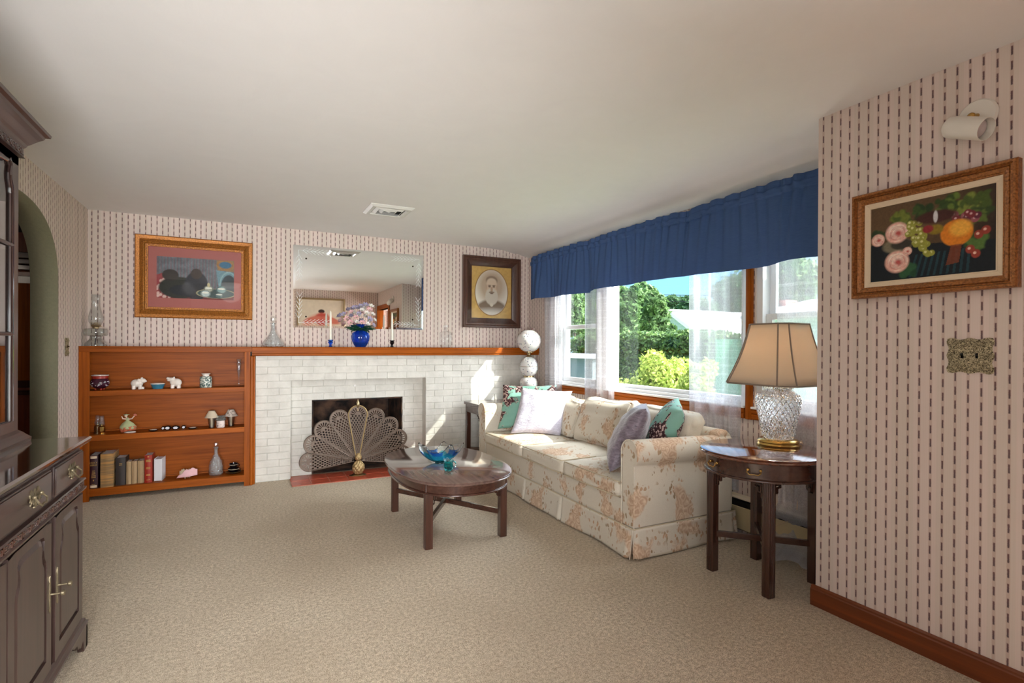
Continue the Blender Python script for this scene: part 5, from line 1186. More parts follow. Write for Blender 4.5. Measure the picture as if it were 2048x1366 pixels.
def flower(p, d, s, mat, root):
    mb = MB(); q = Vector(d).normalized().to_track_quat('Z', 'Y').to_matrix(); mb.xf = lambda v: Vector(p)+q @ v
    for a in range(6):
        t = a*PI/3; ct_, st_ = math.cos(t), math.sin(t)
        def fn(u, v, ct_=ct_, st_=st_):
            w = (u-.5)*s*.5*math.sin(PI*min(1, v*.9+.12)); r = s*(.12+.62*v**1.3); z = s*(.9*v-.45*v**3)
            return (r*ct_-w*st_, r*st_+w*ct_, z)
        mb.grid(fn, 4, 6)
    o = mk('flower', mb, mat, root, solid=.0008, smooth=80)
    c2 = MB(); c2.xf = mb.xf; c2.lathe([(0, 0), (s*.12, s*.1), (s*.10, s*.35), (0, s*.4)], (0, 0, 0), 8); mk('flower_centre', c2, 'sage_glaze', root, parent=o)
fl = []
pos = [(-30, 14, 'petal_pink'), (-20, 30, 'petal_pink'), (-12, 18, 'petal_pink'), (-22, 6, 'petal_pink'), (2, 6, 'petal_pink'), (-14, 40, 'petal_lilac'), (-2, 44, 'petal_lilac'), (8, 46, 'petal_lilac'), (16, 36, 'petal_pink'), (10, 28, 'petal_white'), (24, 26, 'petal_white'), (30, 14, 'petal_white'), (16, 14, 'petal_lilac'), (26, 2, 'petal_lilac'), (-34, 24, 'petal_lilac'), (0, 34, 'petal_white'), (-6, 26, 'petal_lilac'), (14, 4, 'petal_white'), (-8, 8, 'petal_white'), (20, 44, 'petal_white')]
for (dx, dy, mt) in pos:
    dd = R.uniform(-.05, .03)-.02*(1-abs(dx)/35); p = Vector((c[0]+dx*k*.90, c[1]+dd, ZM+.215+dy*k*.86)); 
    flower(p, (p-Vector((c[0], c[1]+.05, ZM+.17))).normalized()+Vector((0, -.5, .1)), .043*R.uniform(.85, 1.25), mt, bq)
lf = MB()
for i in range(80):
    t = R.uniform(0, 2*PI); rad_ = R.uniform(.02, .13); p0 = Vector((c[0]+rad_*.6*math.cos(t), c[1]-.02+rad_*.5*math.sin(t), ZM+.175+R.uniform(-.005, .035)))
    d = Vector((math.cos(t)*1.25, math.sin(t)*.8-.1, R.uniform(-.35, .25))).normalized(); s = R.uniform(.06, .09); sd = d.cross(Vector((0, 0, 1))).normalized(); n_ = sd.cross(d)
    vs2 = []
    for a in range(5):
        f_ = a/4; w = s*.34*math.sin(PI*(f_*.9+.08)); m_ = p0+d*s*f_-n_*(-.25)*s*f_*(1-f_); vs2 += [m_-sd*w, m_+n_*-.004, m_+sd*w]
    lf.add(vs2, [q for a in range(4) for q in ((a*3, a*3+1, a*3+4, a*3+3), (a*3+1, a*3+2, a*3+5, a*3+4))])
mk('leaves', lf, 'leaf_green', bq, solid=.0006, smooth=80)
st = MB()
for i in range(9): t = i*.7; st.tube([(c[0]+.012*math.cos(t), c[1]+.012*math.sin(t), ZM+.05), (c[0]+.018*math.cos(t), c[1]+.018*math.sin(t), ZM+.16), (c[0]+.04*math.cos(t), c[1]+.03*math.sin(t), ZM+.22)], .0018, 5)
mk('stems', st, 'leaf_green', bq)
c = mantel(891, -.2)
dc = thing('decanter', 'square shouldered clear glass decanter on the mantel between mirror and portrait', 'decanter', c)
mb = MB(); hw = .062
def sq(hw, z, ch_=.012): return [(c[0]+x, c[1]+y, c[2]+z) for x, y in ((-hw, -hw+ch_), (-hw+ch_, -hw), (hw-ch_, -hw), (hw, -hw+ch_), (hw, hw-ch_), (hw-ch_, hw), (-hw+ch_, hw), (-hw, hw-ch_))]
rings = [sq(.044, 0), sq(.053, .025), sq(.056, .035), sq(.056, .155), sq(.05, .168), sq(.02, .176, .008), sq(.018, .20, .008), sq(.026, .206, .01)]
mb.add([p for r in rings for p in r], [(i*8+q, i*8+(q+1) % 8, (i+1)*8+(q+1) % 8, (i+1)*8+q) for i in range(7) for q in range(8)]+[tuple(range(8))[::-1], tuple(56+q for q in range(8))])
mk('body', mb, 'clear_glass', dc, bevel=.004); mk('stopper', MB().lathe([(0, .207), (.014, .208), (.026, .222), (.026, .240), (0, .246)], c, 8), 'clear_glass', dc, smooth=15)
c = mantel(1068.5, -.12); 
vp = thing('vase', 'pink floral china vase at the right end of the mantel behind the globe lamp', 'vase', c)
mk('body', MB().lathe([(0, 0), (.04, 0), (.055, .05), (.06, .12), (.045, .18), (.034, .205), (.044, .235), (.040, .235), (.03, .206), (.04, .17), (.04, .05), (0, .02)], c, 32), 'pink_floral', vp)

# ------------------------------------------------------------------ bookcase ornaments
Z1, Z2, Z3 = SH
c = on(200.5, -.19, Z1); t = thing('lidded_pot', 'dark purple footed china pot with painted flowers on the top shelf', 'pot', c)
mk('pot_body', MB().lathe([(0, .012), (.03, .016), (.058, .035), (.066, .06), (.06, .085), (.052, .095), (.054, .100)], c, 36), 'purple_glaze', t)
mk('band', MB().lathe([(.0525, .097), (.055, .098), (.055, .118), (.0525, .119)], c, 36), 'book_red', t)
mk('rim', MB().lathe([(.054, .119), (.060, .121), (.060, .127), (.045, .128), (.04, .12), (0, .118)], c, 36), 'white_ceramic', t)
for a in range(3): q = a*2.094-1.2; mk('foot', MB().sphere((c[0]+.032*math.cos(q), c[1]+.032*math.sin(q), c[2]+.009), (.008, .008, .009), 10, 8), 'book_red', t)
fm = MB(); R = random.Random(4)
for i in range(26): q = R.uniform(PI, 2*PI); z = R.uniform(.035, .08); r = .066-.4*abs(z-.06); fm.sphere((c[0]+r*math.cos(q), c[1]+r*math.sin(q), c[2]+z), (.005, .004, .004), 6, 4)
mk('painted_flowers', fm, 'stone_white', t)
def animal(px, lab, sg, pig):
    c = Vector(on(px, -.19, Z1)); mb = MB(); 
    def S(x, y, z, r): mb.sphere(c+Vector((sg*x, y, z)), r, 16, 10)
    S(-.008, 0, .050, (.042, .032, .036)); S(.008, 0, .052, (.034, .028, .032))
    for x in (-.026, .020):
        for y in (-.018, .018): mb.lathe([(0, 0), (.014, 0), (.014, .03), (0, .035)], c+Vector((sg*x, y, 0)), 12)
    if pig:
        S(.036, -.004, .072, (.026, .022, .022)); S(.056, -.006, .068, (.012, .011, .010)); S(.030, -.018, .092, (.008, .005, .010)); S(.030, .014, .092, (.008, .005, .010)); S(.012, -.024, .076, (.014, .006, .016))
        mb.lathe([(0, 0), (.012, 0), (.012, .02), (0, .024)], c+Vector((sg*.038, -.01, 0)), 10)
    else:
        S(.026, -.004, .078, (.030, .022, .018)); S(.050, -.004, .086, (.018, .017, .012)); S(.046, -.004, .070, (.016, .014, .009)); S(.010, -.018, .094, (.007, .006, .008)); S(.010, .012, .094, (.007, .006, .008)); S(.056, -.010, .095, (.006, .005, .005))
    # one continuous body
    o = single('animal_figurine', mb, 'white_ceramic', lab, 'figurine', None, smooth=180); m = o.modifiers.new('remesh', 'REMESH'); m.mode = 'VOXEL'; m.voxel_size = .0022; m.use_smooth_shade = True
    s_ = o.modifiers.new('smooth', 'SMOOTH'); s_.iterations = 4; s_.factor = .6
animal(275.5, 'white ceramic pig figurine facing right on the top shelf', 1, True); animal(351, 'white ceramic hippo figurine facing left with raised snout, right of the teal bowl', -1, False)
c = on(316, -.19, Z1); t = thing('small_bowl', 'small teal glazed bowl between the two white animal figurines', 'bowl', c)
mk('bowl', MB().lathe([(0, 0), (.038, 0), (.052, .040), (.050, .041), (.036, .006), (0, .005)], c, 36), 'teal_glaze', t); mk('rim', MB().lathe([(.050, .0405), (.0545, .041), (.0545, .046), (.048, .047), (.046, .041)], c, 36, cap=False), 'white_ceramic', t)
c = on(412, -.19, Z1); t = thing('ginger_jar', 'white jar with dark green leaf pattern on the top shelf', 'jar', c)
mk('jar_body', MB().lathe([(0, 0), (.044, 0), (.048, .006), (.048, .088), (.040, .098), (.026, .102)], c, 36), 'green_floral', t); mk('jar_neck', MB().lathe([(.026, .101), (.026, .112), (.036, .122), (.036, .126), (0, .126)], c, 32), 'white_ceramic', t)
c = on(478, -.12, Z1); t = thing('bud_vase', 'slim clear glass bud vase at the right end of the top shelf', 'vase', c)
mk('vase_body', MB().lathe([(0, 0), (.018, .002), (.006, .010), (.004, .06), (.008, .085), (.016, .14), (.021, .205), (.015, .225), (.022, .25), (.020, .25), (.012, .225), (.018, .205), (.012, .14), (.003, .09), (0, .085)], c, 24), 'clear_glass', t)
for i, (px, y, mat, lab) in enumerate(((196, -.15, 'rust_glaze', 'copper miniature oil lamp behind the brass one on the middle shelf'), (204, -.20, 'brass', 'brass miniature oil lamp with glass chimney at the left of the middle shelf'))):
    c = on(px, y, Z2); t = thing('miniature_lamp', lab, 'oil lamp', c)
    mk('base', MB().lathe([(0, 0), (.026, 0), (.026, .008), (.022, .01), (.024, .014), (.024, .06), (.018, .066), (.010, .07), (.010, .082), (0, .084)], c, 28), mat if i else 'old_brass', t)
    mk('chimney', MB().lathe([(.018, .072), (.022, .085), (.016, .125), (.015, .15)], c, 24, cap=False), 'clear_glass', t, solid=.0012, smooth=80)
c = Vector(on(257, -.20, Z2)); t = thing('lady_figurine', 'china figurine of a dancing woman in sage and rust dress on a white base', 'figurine', c)
mk('figurine_base', MB().lathe([(0, 0), (.04, 0), (.042, .005), (.036, .010), (0, .011)], c+Vector((.012, 0, 0)), 28, squash=.7), 'white_ceramic', t)
mb = MB(); mb.xf = lambda v: c+Vector((v.x+.25*max(0, v.z-.01)*-.2, v.y, v.z))
mb.lathe([(.052, .030), (.060, .042), (.056, .055), (.040, .078), (.020, .095), (.012, .102), (.014, .112), (.010, .125), (0, .128)], (0, 0, 0), 28, squash=.75); mk('dress', mb, 'sage_glaze', t, smooth=80)
mb = MB(); mb.grid(lambda u, v: c+Vector(((.058-.01*v+.004*math.sin(u*2*PI*9))*math.cos(2*PI*u), (.044-.01*v+.004*math.sin(u*2*PI*9))*math.sin(2*PI*u), .046-.036*v+.010*math.cos(2*PI*u+.6))), 72, 6, True); mk('hem', mb, 'rust_glaze', t, solid=.002, smooth=80)
mk('head', MB().sphere(c+Vector((-.016, -.004, .142)), (.010, .010, .012), 14, 10).tube([c+Vector((-.010, 0, .122)), c+Vector((-.014, 0, .136))], .005, 8), 'skin_glaze', t)
mk('bonnet', MB().sphere(c+Vector((-.014, .004, .146)), (.012, .011, .012), 12, 8).lathe([(0, .0), (.022, .002), (.022, .005), (0, .006)], c+Vector((-.014, .004, .148)), 16), 'sage_glaze', t)
mk('arms', MB().tube([c+Vector(p) for p in ((-.012, -.008, .116), (-.036, -.012, .12), (-.044, -.012, .142))], [.006, .005, .0035], 8).tube([c+Vector(p) for p in ((.004, -.008, .114), (.028, -.012, .118), (.044, -.012, .140))], [.006, .005, .0035], 8), 'skin_glaze', t)
mk('fan', MB().prism([(0, 0), (.018, .004), (.016, .014), (.006, .02), (-.008, .014)], lambda a, b, d: c+Vector((.044+a, d-.012, .138+b)), 0, .002), 'rust_glaze', t)
def stone(px, y, z, r, lab, name='polished_stone', cat='stone', grp='dark banded stones on the middle shelf', seed=1, rot=0):
    c = Vector(on(px, y, z)); t = thing(name, lab, cat, c, grp); R = random.Random(seed); mb = MB()
    mb.xf = lambda v: c+Matrix.Rotation(rot, 3, 'Y') @ (v-c-Vector((0, 0, r[2])))+Vector((0, 0, r[2]))
    mb.sphere(c+Vector((0, 0, r[2])), r, 10, 7); o = mk('stone', mb, 'black_gloss', t, smooth=30)
    m3 = MB(); m3.xf = mb.xf; m3.prism([(r[0]*.62*math.cos(q), r[2]*.62*math.sin(q)) for q in np.linspace(0, 2*PI, 7)[:-1]], lambda a, b, d: c+Vector((a, -r[1]*.80+d, r[2]+b)), -.003, .003); mk('crystal_face', m3, 'stone_white', t, smooth=0)
stone(327, -.17, Z2, (.016, .02, .018), 'small dark stone, leftmost of the upright banded stones', seed=1, rot=.5); stone(336, -.19, Z2, (.028, .02, .020), 'dark stone with square white crystal face, second of the banded stones', seed=2)
stone(352, -.19, Z2, (.032, .022, .019), 'largest dark banded stone, in the middle of the row', seed=3); stone(368, -.17, Z2, (.020, .018, .017), 'dark banded stone, rightmost of the upright ones', seed=4, rot=-.4)
for px, lab in ((307.5, 'flat dark dish left of the banded stones'), (386, 'flat dark dish with white rim right of the banded stones')):
    c = on(px, -.20, Z2); t = thing('flat_dish', lab, 'dish', c, 'flat dark dishes on the middle shelf'); mk('dish', MB().lathe([(0, 0), (.026, 0), (.038, .010), (.036, .013), (.024, .006), (0, .005)], c, 32), 'black_gloss', t)
    mk('dish_inlay', MB().lathe([(0, .012), (.026, .0125), (.026, .0155), (0, .017)], c, 28), 'white_ceramic', t)
for px, y, sm, lab in ((424, -.19, 'ivory_shade', 'small glass votive lamp with plain cream shade on the middle shelf'), (462.5, -.15, 'frost_shade', 'small glass votive lamp with patterned shade at the right of the middle shelf')):
    c = on(px, y, Z2); t = thing('votive_lamp', lab, 'candle holder', c, None)
    mk('glass_cup', MB().lathe([(0, 0), (.024, 0), (.022, .006), (.026, .05), (.032, .085), (.030, .098), (.027, .098), (.028, .085), (.022, .05), (.018, .012), (0, .010)], c, 28), 'frosted_cup', t)
    mk('candle', MB().lathe([(0, .010), (.012, .010), (.012, .09), (0, .092)], c, 14), 'candle_wax', t)
    mk('shade', MB().lathe([(.056, .092), (.054, .094), (.026, .148), (.024, .152), (.0, .153)], c, 32, cap=False), sm, t, solid=.0015)
c = on(442, -.20, Z2); t = thing('mug', 'white floral china mug with beaded glass top between the votive lamps', 'mug', c)
mk('mug_body', MB().lathe([(0, 0), (.030, 0), (.034, .006), (.034, .058), (.030, .062), (0, .062)], c, 32), 'white_floral', t)
mb = MB()
for ring_, z in ((8, .075), (7, .098)):
    for a in range(ring_): mb.sphere((c[0]+(.034-(z-.07)*.3)*math.cos(a*2*PI/ring_), c[1]+(.034-(z-.07)*.3)*math.sin(a*2*PI/ring_), c[2]+z), .013, 10, 7)
mb.lathe([(0, .062), (.026, .063), (.026, .11), (0, .112)], c, 20); mk('beaded_lid', mb, 'smoked_glass', t)
# books
def book(x0, x1, y0, h, d, mat, lab, lines=(), bands=(), tilt=0, pagecol='page_white', spine=True, soft=0.0):
    t = thing('book', lab, 'book', ((x0+x1)/2, y0+d/2, Z3), 'old books on the bottom shelf'); c0 = Vector(((x0+x1)/2, y0, Z3))
    def X(v): return c0+Matrix.Rotation(tilt, 3, 'Z') @ (Vector(v)-c0)
    mb = MB(); mb.xf = X; n = 6; w = x1-x0
    mb.box(x0, x0+.003, y0+.004, y0+d, Z3, Z3+h).box(x1-.003, x1, y0+.004, y0+d, Z3, Z3+h)
    if spine: mb.prism([(x0, y0+.006)]+[(x0+w*k/8, y0+.006-.006*math.sin(PI*k/8)) for k in range(1, 8)]+[(x1, y0+.006), (x1, y0+.010), (x0, y0+.010)], lambda a, b, q: (a, b, q), Z3, Z3+h)
    mk('cover', mb, mat, t, bevel=.0012, smooth=50)
    pg = MB(); pg.xf = X; pg.box(x0+.003, x1-.003, y0+(.010 if spine else .002), y0+d-.004, Z3+.004, Z3+h-.005); mk('pages', pg, pagecol, t, smooth=0)
    if bands:
        bm = MB(); bm.xf = X
        for z0, z1 in bands: bm.prism([(x0+w*(.12+.76*k/6), y0+.0052-.006*math.sin(PI*(.12+.76*k/6))) for k in range(7)]+[(x1-w*.12, y0+.008), (x0+w*.12, y0+.008)], lambda a, b, q: (a, b, q), Z3+h*z0, Z3+h*z1)
        mk('spine_band', bm, 'linen_liner', t, smooth=0)
    if lines:
        lm = MB(); lm.xf = X
        for z, wd, hh in lines: lm.box((x0+x1)/2-w*wd/2, (x0+x1)/2+w*wd/2, y0-.0012, y0+.003, Z3+h*z, Z3+h*z+hh)
        mk('spine_lettering', lm, 'gold_leaf', t, smooth=0)
    return t, X, c0
def txt(s, size, mat, root, c, X=None):
    cu = bpy.data.curves.new('text', 'FONT'); cu.body = s; cu.size = size; cu.align_x = 'CENTER'; cu.extrude = .0004
    o = bpy.data.objects.new('text', cu); COL.objects.link(o); dg = bpy.context.evaluated_depsgraph_get(); me = bpy.data.meshes.new_from_object(o.evaluated_get(dg)); bpy.data.objects.remove(o)
    loc = Vector(root['_loc'])
    for v in me.vertices:
        p = Vector((c[0]+v.co.x, c[1]-v.co.z, c[2]+v.co.y)); v.co = (X(p) if X else p)-loc
    me.materials.clear(); me.materials.append(MAT[mat]); o = bpy.data.objects.new('lettering', me); COL.objects.link(o); o.parent = root; return o
def bxx(px, y=-.245): return at(px, 930, 'y', y).x
y_ = -.248
Tb, Xf, c0 = book(bxx(178.5), bxx(196), y_, .272, .20, 'bible_maroon', 'maroon holy bible with gold lettering, leftmost book on the bottom shelf', ((.52, .3, .004), (.47, .36, .004), (.43, .4, .004), (.38, .5, .003), (.35, .5, .003), (.32, .5, .003), (.22, .12, .012), (.12, .4, .002)), ((.02, .095), (.90, .975)))
xm = (bxx(178.5)+bxx(196))/2
txt('HOLY', .019, 'gold_leaf', Tb, (xm, y_-.0006, Z3+.205)); txt('BIBLE', .019, 'gold_leaf', Tb, (xm, y_-.0006, Z3+.185))
book(bxx(200.5, -.252), bxx(226.5, -.252), -.252, .278, .215, 'old_bible', 'thick worn tan and brown leather book, second from the left', tilt=0)
book(bxx(230), bxx(250), -.225, .232, .16, 'book_black', 'thick black book with gold title, third from the left', ((.78, .3, .004), (.73, .3, .004)), tilt=.0)
book(bxx(251), bxx(261), -.215, .192, .13, 'book_tan', 'thin beige book, first of three small tan ones'); book(bxx(262), bxx(272.5), -.213, .192, .13, 'book_tan', 'thin tan book, middle one of three small tan ones'); book(bxx(273.5), bxx(286.5), -.211, .192, .13, 'book_tan', 'wider tan book, last of three small tan ones beside the red book')
book(bxx(288), bxx(303.5), -.225, .236, .165, 'book_red', 'red book with gold lettering on the bottom shelf', ((.93, .2, .008), (.83, .5, .003), (.80, .6, .004), (.76, .6, .006), (.56, .5, .003), (.53, .6, .003), (.50, .5, .003), (.30, .5, .004), (.26, .55, .004), (.10, .5, .003)))
book(bxx(306), bxx(322), -.20, .196, .135, 'page_white', 'white book with its page edges facing out, rightmost of the row', tilt=-.10, spine=False)
# shell
c = at(373, 957, 'z', Z3); c = Vector((at(373, 940, 'y', -.18).x, -.18, Z3)); t = thing('conch_shell', 'pink lipped conch shell lying on the bottom shelf', 'shell', c)
mb = MB(); rings = 34; S = 20; vs2 = []
ax_ = Vector((.55, -.1, -.22)).normalized(); o_ = c+Vector((-.045, 0, .085))
for i in range(rings):
    f_ = i/(rings-1); 
    for q in range(S):
        tt = 2*PI*q/S; r = .040*math.sin(PI*min(1, f_*.85+.12))**.8*(1-.35*f_)*(1+.18*math.cos(tt*1+f_*22)); r += .012*max(0, math.cos(f_*40+tt))**8*(f_ < .55)
        vs2.append(c+Vector((-.052+.115*f_, 0, .042))+Vector((0, r*math.cos(tt), r*math.sin(tt)))+Vector((0, 0, .024*(f_-.4)*-1)))
mb.add(vs2, [(i*S+q, i*S+(q+1) % S, (i+1)*S+(q+1) % S, (i+1)*S+q) for i in range(rings-1) for q in range(S)]+[tuple(range(S))[::-1], tuple((rings-1)*S+q for q in range(S))]); mk('shell_body', mb, 'linen_liner', t, smooth=60)
mb = MB().grid(lambda u, v: c+Vector((-.070+.155*u, -.030-.022*math.sin(PI*u)-.010*v, .016+.060*u*v+.034*v*math.sin(PI*u)+.012*u+.006*math.sin(u*18)*v)), 26, 10); mk('shell_lip', mb, 'petal_pink', t, solid=.004, smooth=80)
mb = MB()
for i in range(7): q = Vector((-.03+.017*i, -.012, .076-.004*abs(i-3))); mb.lathe([(.008, -.012), (.005, .0), (0, .014)], c+q, 8)
mk('shell_spikes', mb, 'linen_liner', t)
c = on(433, -.16, Z3); t = thing('decanter', 'tall cut glass decanter with stopper on the bottom shelf', 'decanter', c)
mk('body', MB().lathe([(0, 0), (.046, 0), (.058, .012), (.058, .09), (.050, .13), (.030, .165), (.018, .19), (.015, .24), (.026, .252), (.023, .255), (.011, .24), (.013, .19), (.024, .16), (.043, .12), (.050, .08), (.05, .016), (0, .012)], c, 40), 'crystal', t, smooth=50)
mk('stopper', MB().lathe([(0, .235), (.010, .24), (.010, .258), (.020, .275), (.018, .292), (0, .302)], c, 10), 'clear_glass', t, smooth=15)
c = Vector(on(468, -.15, Z3)); t = thing('saucer', 'dark saucer with gold rim under the stacked cups', 'saucer', c)
mk('saucer', MB().lathe([(0, 0), (.04, 0), (.066, .012), (.064, .016), (.038, .006), (0, .005)], c, 36), 'black_gloss', t); mk('gold_rim', MB().lathe([(.0635, .0155), (.067, .0165), (.0635, .0175)], c, 36, cap=False), 'gold_leaf', t)
for i, (z, r, lab) in enumerate(((.012, .046, 'dark china cup with gold band, lower of the stacked pair'), (.052, .036, 'small dark china cup, upper of the stacked pair'))):
    cz_ = c+Vector((0, 0, z)); t = thing('cup', lab, 'cup', cz_, 'stacked dark cups on the bottom shelf')
    mk('cup_body', MB().lathe([(0, 0), (r*.6, 0), (r, .022), (r*.97, .038), (r*.9, .040), (r*.85, .024), (r*.5, .006), (0, .006)], cz_, 32), 'black_gloss', t)
    mk('gold_band', MB().lathe([(r*.96, .026), (r*1.02, .028), (r*.97, .032)], cz_, 32, cap=False), 'linen_liner', t)
    mk('handle', MB().tube([cz_+Vector((r*.9+.016*math.sin(q), 0, .020+.014*math.cos(q))) for q in np.linspace(0, PI, 8)], .0028, 6), 'black_gloss', t)

# ------------------------------------------------------------------ peacock fan fire screen
fx, fy, fz = 2.205, -.30, .155
fs_ = thing('fire_screen', 'brass peacock fan fireplace screen with pineapple centre', 'fire screen', (fx, fy, 0))
def blade(ang, y, L, W, mat, last=False):
    """pierced blade: a tapering lattice with a round sunburst head"""
    mb = MB(); co, si = math.cos(ang), math.sin(ang)
    def T(s, t, d=0): return (fx+(t*co+s*si), y+d, fz+(s*co-t*si))
    hw = lambda s: .012+(W-.012)*(s/L)**1.0
    rows, colsn = 18, 21; s0 = .05; s1 = L-W*.55
    ss = [s0+(s1-s0)*k/rows for k in range(rows+1)]; vs = []; N = colsn+1
    fine = []
    for k in range(rows): fine += [ss[k], ss[k]+(ss[1]-ss[0])*.22]
    fine.append(ss[-1])
    for s in fine:
        for j in range(N): vs.append(T(s, hw(s)*(2*j/colsn-1)))
    fs = []
    for i in range(len(fine)-1):
        row = i//2; solidrow = i % 2 == 0
        for j in range(colsn):
            slot = (not solidrow) and ((j+ (2 if row % 2 else 0)) % 4 in (1, 2)) and 0 < j < colsn-1 and row > 0
            if not slot: a = i*N+j; fs.append((a, a+1, a+1+N, a+N))
    mb.add(vs, fs)
    # head
    M = 36; rr_ = [0, .16, .34, .78, .90, 1.0]; c_s = s1; vs = []; 
    for r in rr_:
        for k in range(M+1): t = PI*k/M; vs.append(T(c_s+W*1.02*r*math.sin(t), W*r*math.cos(t)))
    fs = []
    for i in range(len(rr_)-1):
        for k in range(M):
            if i == 2 and k % 4 in (1, 2): continue
            a = i*(M+1)+k; fs.append((a, a+1, a+M+2, a+M+1))
    mb.add(vs, fs)
    o = mk('blade', mb, mat, fs_, solid=.0022, smooth=0)
    path = [T(.03, -hw(.03))]+[T(s1, -W)]+[T(c_s+W*1.02*math.sin(t), -W*math.cos(t)) for t in np.linspace(.12, PI-.12, 18)]+[T(s1, W), T(.03, hw(.03))]
    mk('blade_rim', MB().tube(path, .0042 if not last else .006, 6), 'screen_brass' if last else mat, fs_, parent=o)
for i, a in enumerate((-88, -66, -45, -23, 88, 66, 45, 23)):
    blade(math.radians(a), fy+.018-.004*(i % 4), .495, .092, 'screen_metal')
blade(0, fy-.004, .495, .092, 'screen_metal', True)
mk('base', MB().lathe([(0, 0), (.085, 0), (.088, .006), (.075, .014), (.06, .018), (.04, .03), (0, .032)], (fx, fy-.02, 0), 36, squash=.6), 'old_brass', fs_)
mb = MB(); n = 28; rows = 30; vs = []; 
for i in range(rows+1):
    f_ = i/rows; r = .052*math.sin(PI*(.12+.80*f_))**.75+.004
    for q in range(80): tt = 2*PI*q/80; b_ = (abs(math.sin((tt*4+f_*7)))*abs(math.sin((tt*4-f_*7))))**.5; vs.append((fx+(r-.004+.010*b_)*math.cos(tt), fy-.045+(r*.7-.004+.010*b_)*math.sin(tt), .028+.125*f_))
mb.add(vs, [(i*80+q, i*80+(q+1) % 80, (i+1)*80+(q+1) % 80, (i+1)*80+q) for i in range(rows) for q in range(80)]+[tuple(range(80))[::-1], tuple(rows*80+q for q in range(80))]); mk('pineapple', mb, 'screen_brass', fs_, smooth=60)
mb = MB(); vs = []
for i in range(rows+1):
    f_ = i/rows; r = .028*math.sin(PI*(.12+.84*f_))**.75+.002
    for q in range(48): tt = 2*PI*q/48; b_ = abs(math.sin((tt*3+f_*6)))*abs(math.sin((tt*3-f_*6))); vs.append((fx+(r+.004*b_)*math.cos(tt), fy-.04+(r*.8+.004*b_)*math.sin(tt), .152+.075*f_))
mb.add(vs, [(i*48+q, i*48+(q+1) % 48, (i+1)*48+(q+1) % 48, (i+1)*48+q) for i in range(rows) for q in range(48)]+[tuple(range(48))[::-1], tuple(rows*48+q for q in range(48))]); mk('pineapple_crown', mb, 'screen_brass', fs_, smooth=60)
mk('finial', MB().lathe([(0, .640), (.010, .642), (.005, .650), (.004, .668), (.012, .678), (.018, .700), (.016, .722), (.008, .738), (.006, .75), (0, .758)], (fx, fy, 0), 18), 'old_brass', fs_)

# ------------------------------------------------------------------ outdoors
def foliage(name, blobs, n, size, mat, root, seed=1, flat=.0):
    """many small leaf quads scattered over overlapping crowns"""
    R = np.random.RandomState(seed); tot = sum(b[3]*b[4]+b[4]*b[5] for b in blobs); V = []; C = []
    for (cx_, cy_, cz_, rx, ry, rz) in blobs:
        m = int(n*(rx*ry+ry*rz)/tot); d = R.normal(size=(m, 3)); d /= np.linalg.norm(d, axis=1)[:, None]; rad_ = R.uniform(.55, 1.0, (m, 1))**.6
        lump = 1+.16*np.sin(d[:, :1]*7+seed)*np.sin(d[:, 1:2]*6+1)+.12*np.sin(d[:, 2:3]*9+2+d[:, :1]*5)
        p = np.array([cx_, cy_, cz_])+d*rad_*lump*np.array([rx, ry, rz])
        a = R.normal(size=(m, 3)); a /= np.linalg.norm(a, axis=1)[:, None]; nn = d+R.normal(size=(m, 3))*.9; b_ = np.cross(nn, a); b_ /= (np.linalg.norm(b_, axis=1)[:, None]+1e-9); a = np.cross(b_, nn); a /= (np.linalg.norm(a, axis=1)[:, None]+1e-9)
        s = size*R.uniform(.6, 1.4, (m, 1)); q = np.stack([p-a*s, p-b_*s*.45, p+a*s, p+b_*s*.45], 1).reshape(-1, 3); V.append(q); c_ = np.repeat(R.uniform(0, 1, m), 4); C.append(c_)
    V = np.concatenate(V); C = np.concatenate(C); mb = MB(); mb.v = [tuple(v) for v in V.tolist()]; mb.f = [(4*i, 4*i+1, 4*i+2, 4*i+3) for i in range(len(V)//4)]
    return mk(name, mb, mat, root, smooth=0, col=np.stack([C, C, C, np.ones_like(C)], 1))
def tree(px, py_top, py_bot, X, wpx, mat, lab, n, size, seed, cat='tree', name='tree', sub=9):
    """a tree standing on the lawn in the plane x = X"""
    t_ = at(px, py_top, 'x', X); b_ = at(px, py_bot, 'x', X); k = mpp(t_); R = random.Random(seed); zg = -.7
    W = wpx*k/2; Hh = t_.z-b_.z; cz_ = (t_.z+b_.z)/2; root = thing(name, lab, cat, (X, t_.y, zg))
    bl = [(X, t_.y, cz_, W*.7, W*.7, Hh*.42)]
    for i in range(sub): a = R.uniform(0, 6.28); rr_ = R.uniform(.35, .75); bl.append((X+W*rr_*math.cos(a)*.8, t_.y+W*rr_*math.sin(a), cz_+Hh*R.uniform(-.36, .34), W*R.uniform(.28, .45), W*R.uniform(.28, .45), Hh*R.uniform(.14, .22)))
    foliage('foliage', bl, n, size, mat, root, seed)
    tr_ = MB().tube([(X, t_.y, zg), (X+.05, t_.y+.03, cz_)], [max(.05, W*.10), max(.03, W*.05)], 10)
    for i in range(4): a = i*1.6; tr_.tube([(X, t_.y, b_.z+Hh*.2), (X+W*.5*math.cos(a), t_.y+W*.5*math.sin(a), cz_+Hh*.2)], [max(.02, W*.04), .01], 8)
    mk('trunk', tr_, 'bark', root); return root
struct('ground', MB().add([(4.46, -60, -.7), (80, -60, -.7), (80, 80, -.7), (4.46, 80, -.7)], [(0, 1, 2, 3)]), 'grass', 'sunlit lawn outside the windows')
struct('foundation', MB().box(4.44, 4.46, -6.2, .3, -.75, 0), 'siding_grey')
def shrub(px, pt, pb, X, wpx, mat, lab, n, size, seed): return tree(px, pt, pb, X, wpx, mat, lab, n, size, seed, 'shrub', 'shrub', 7)
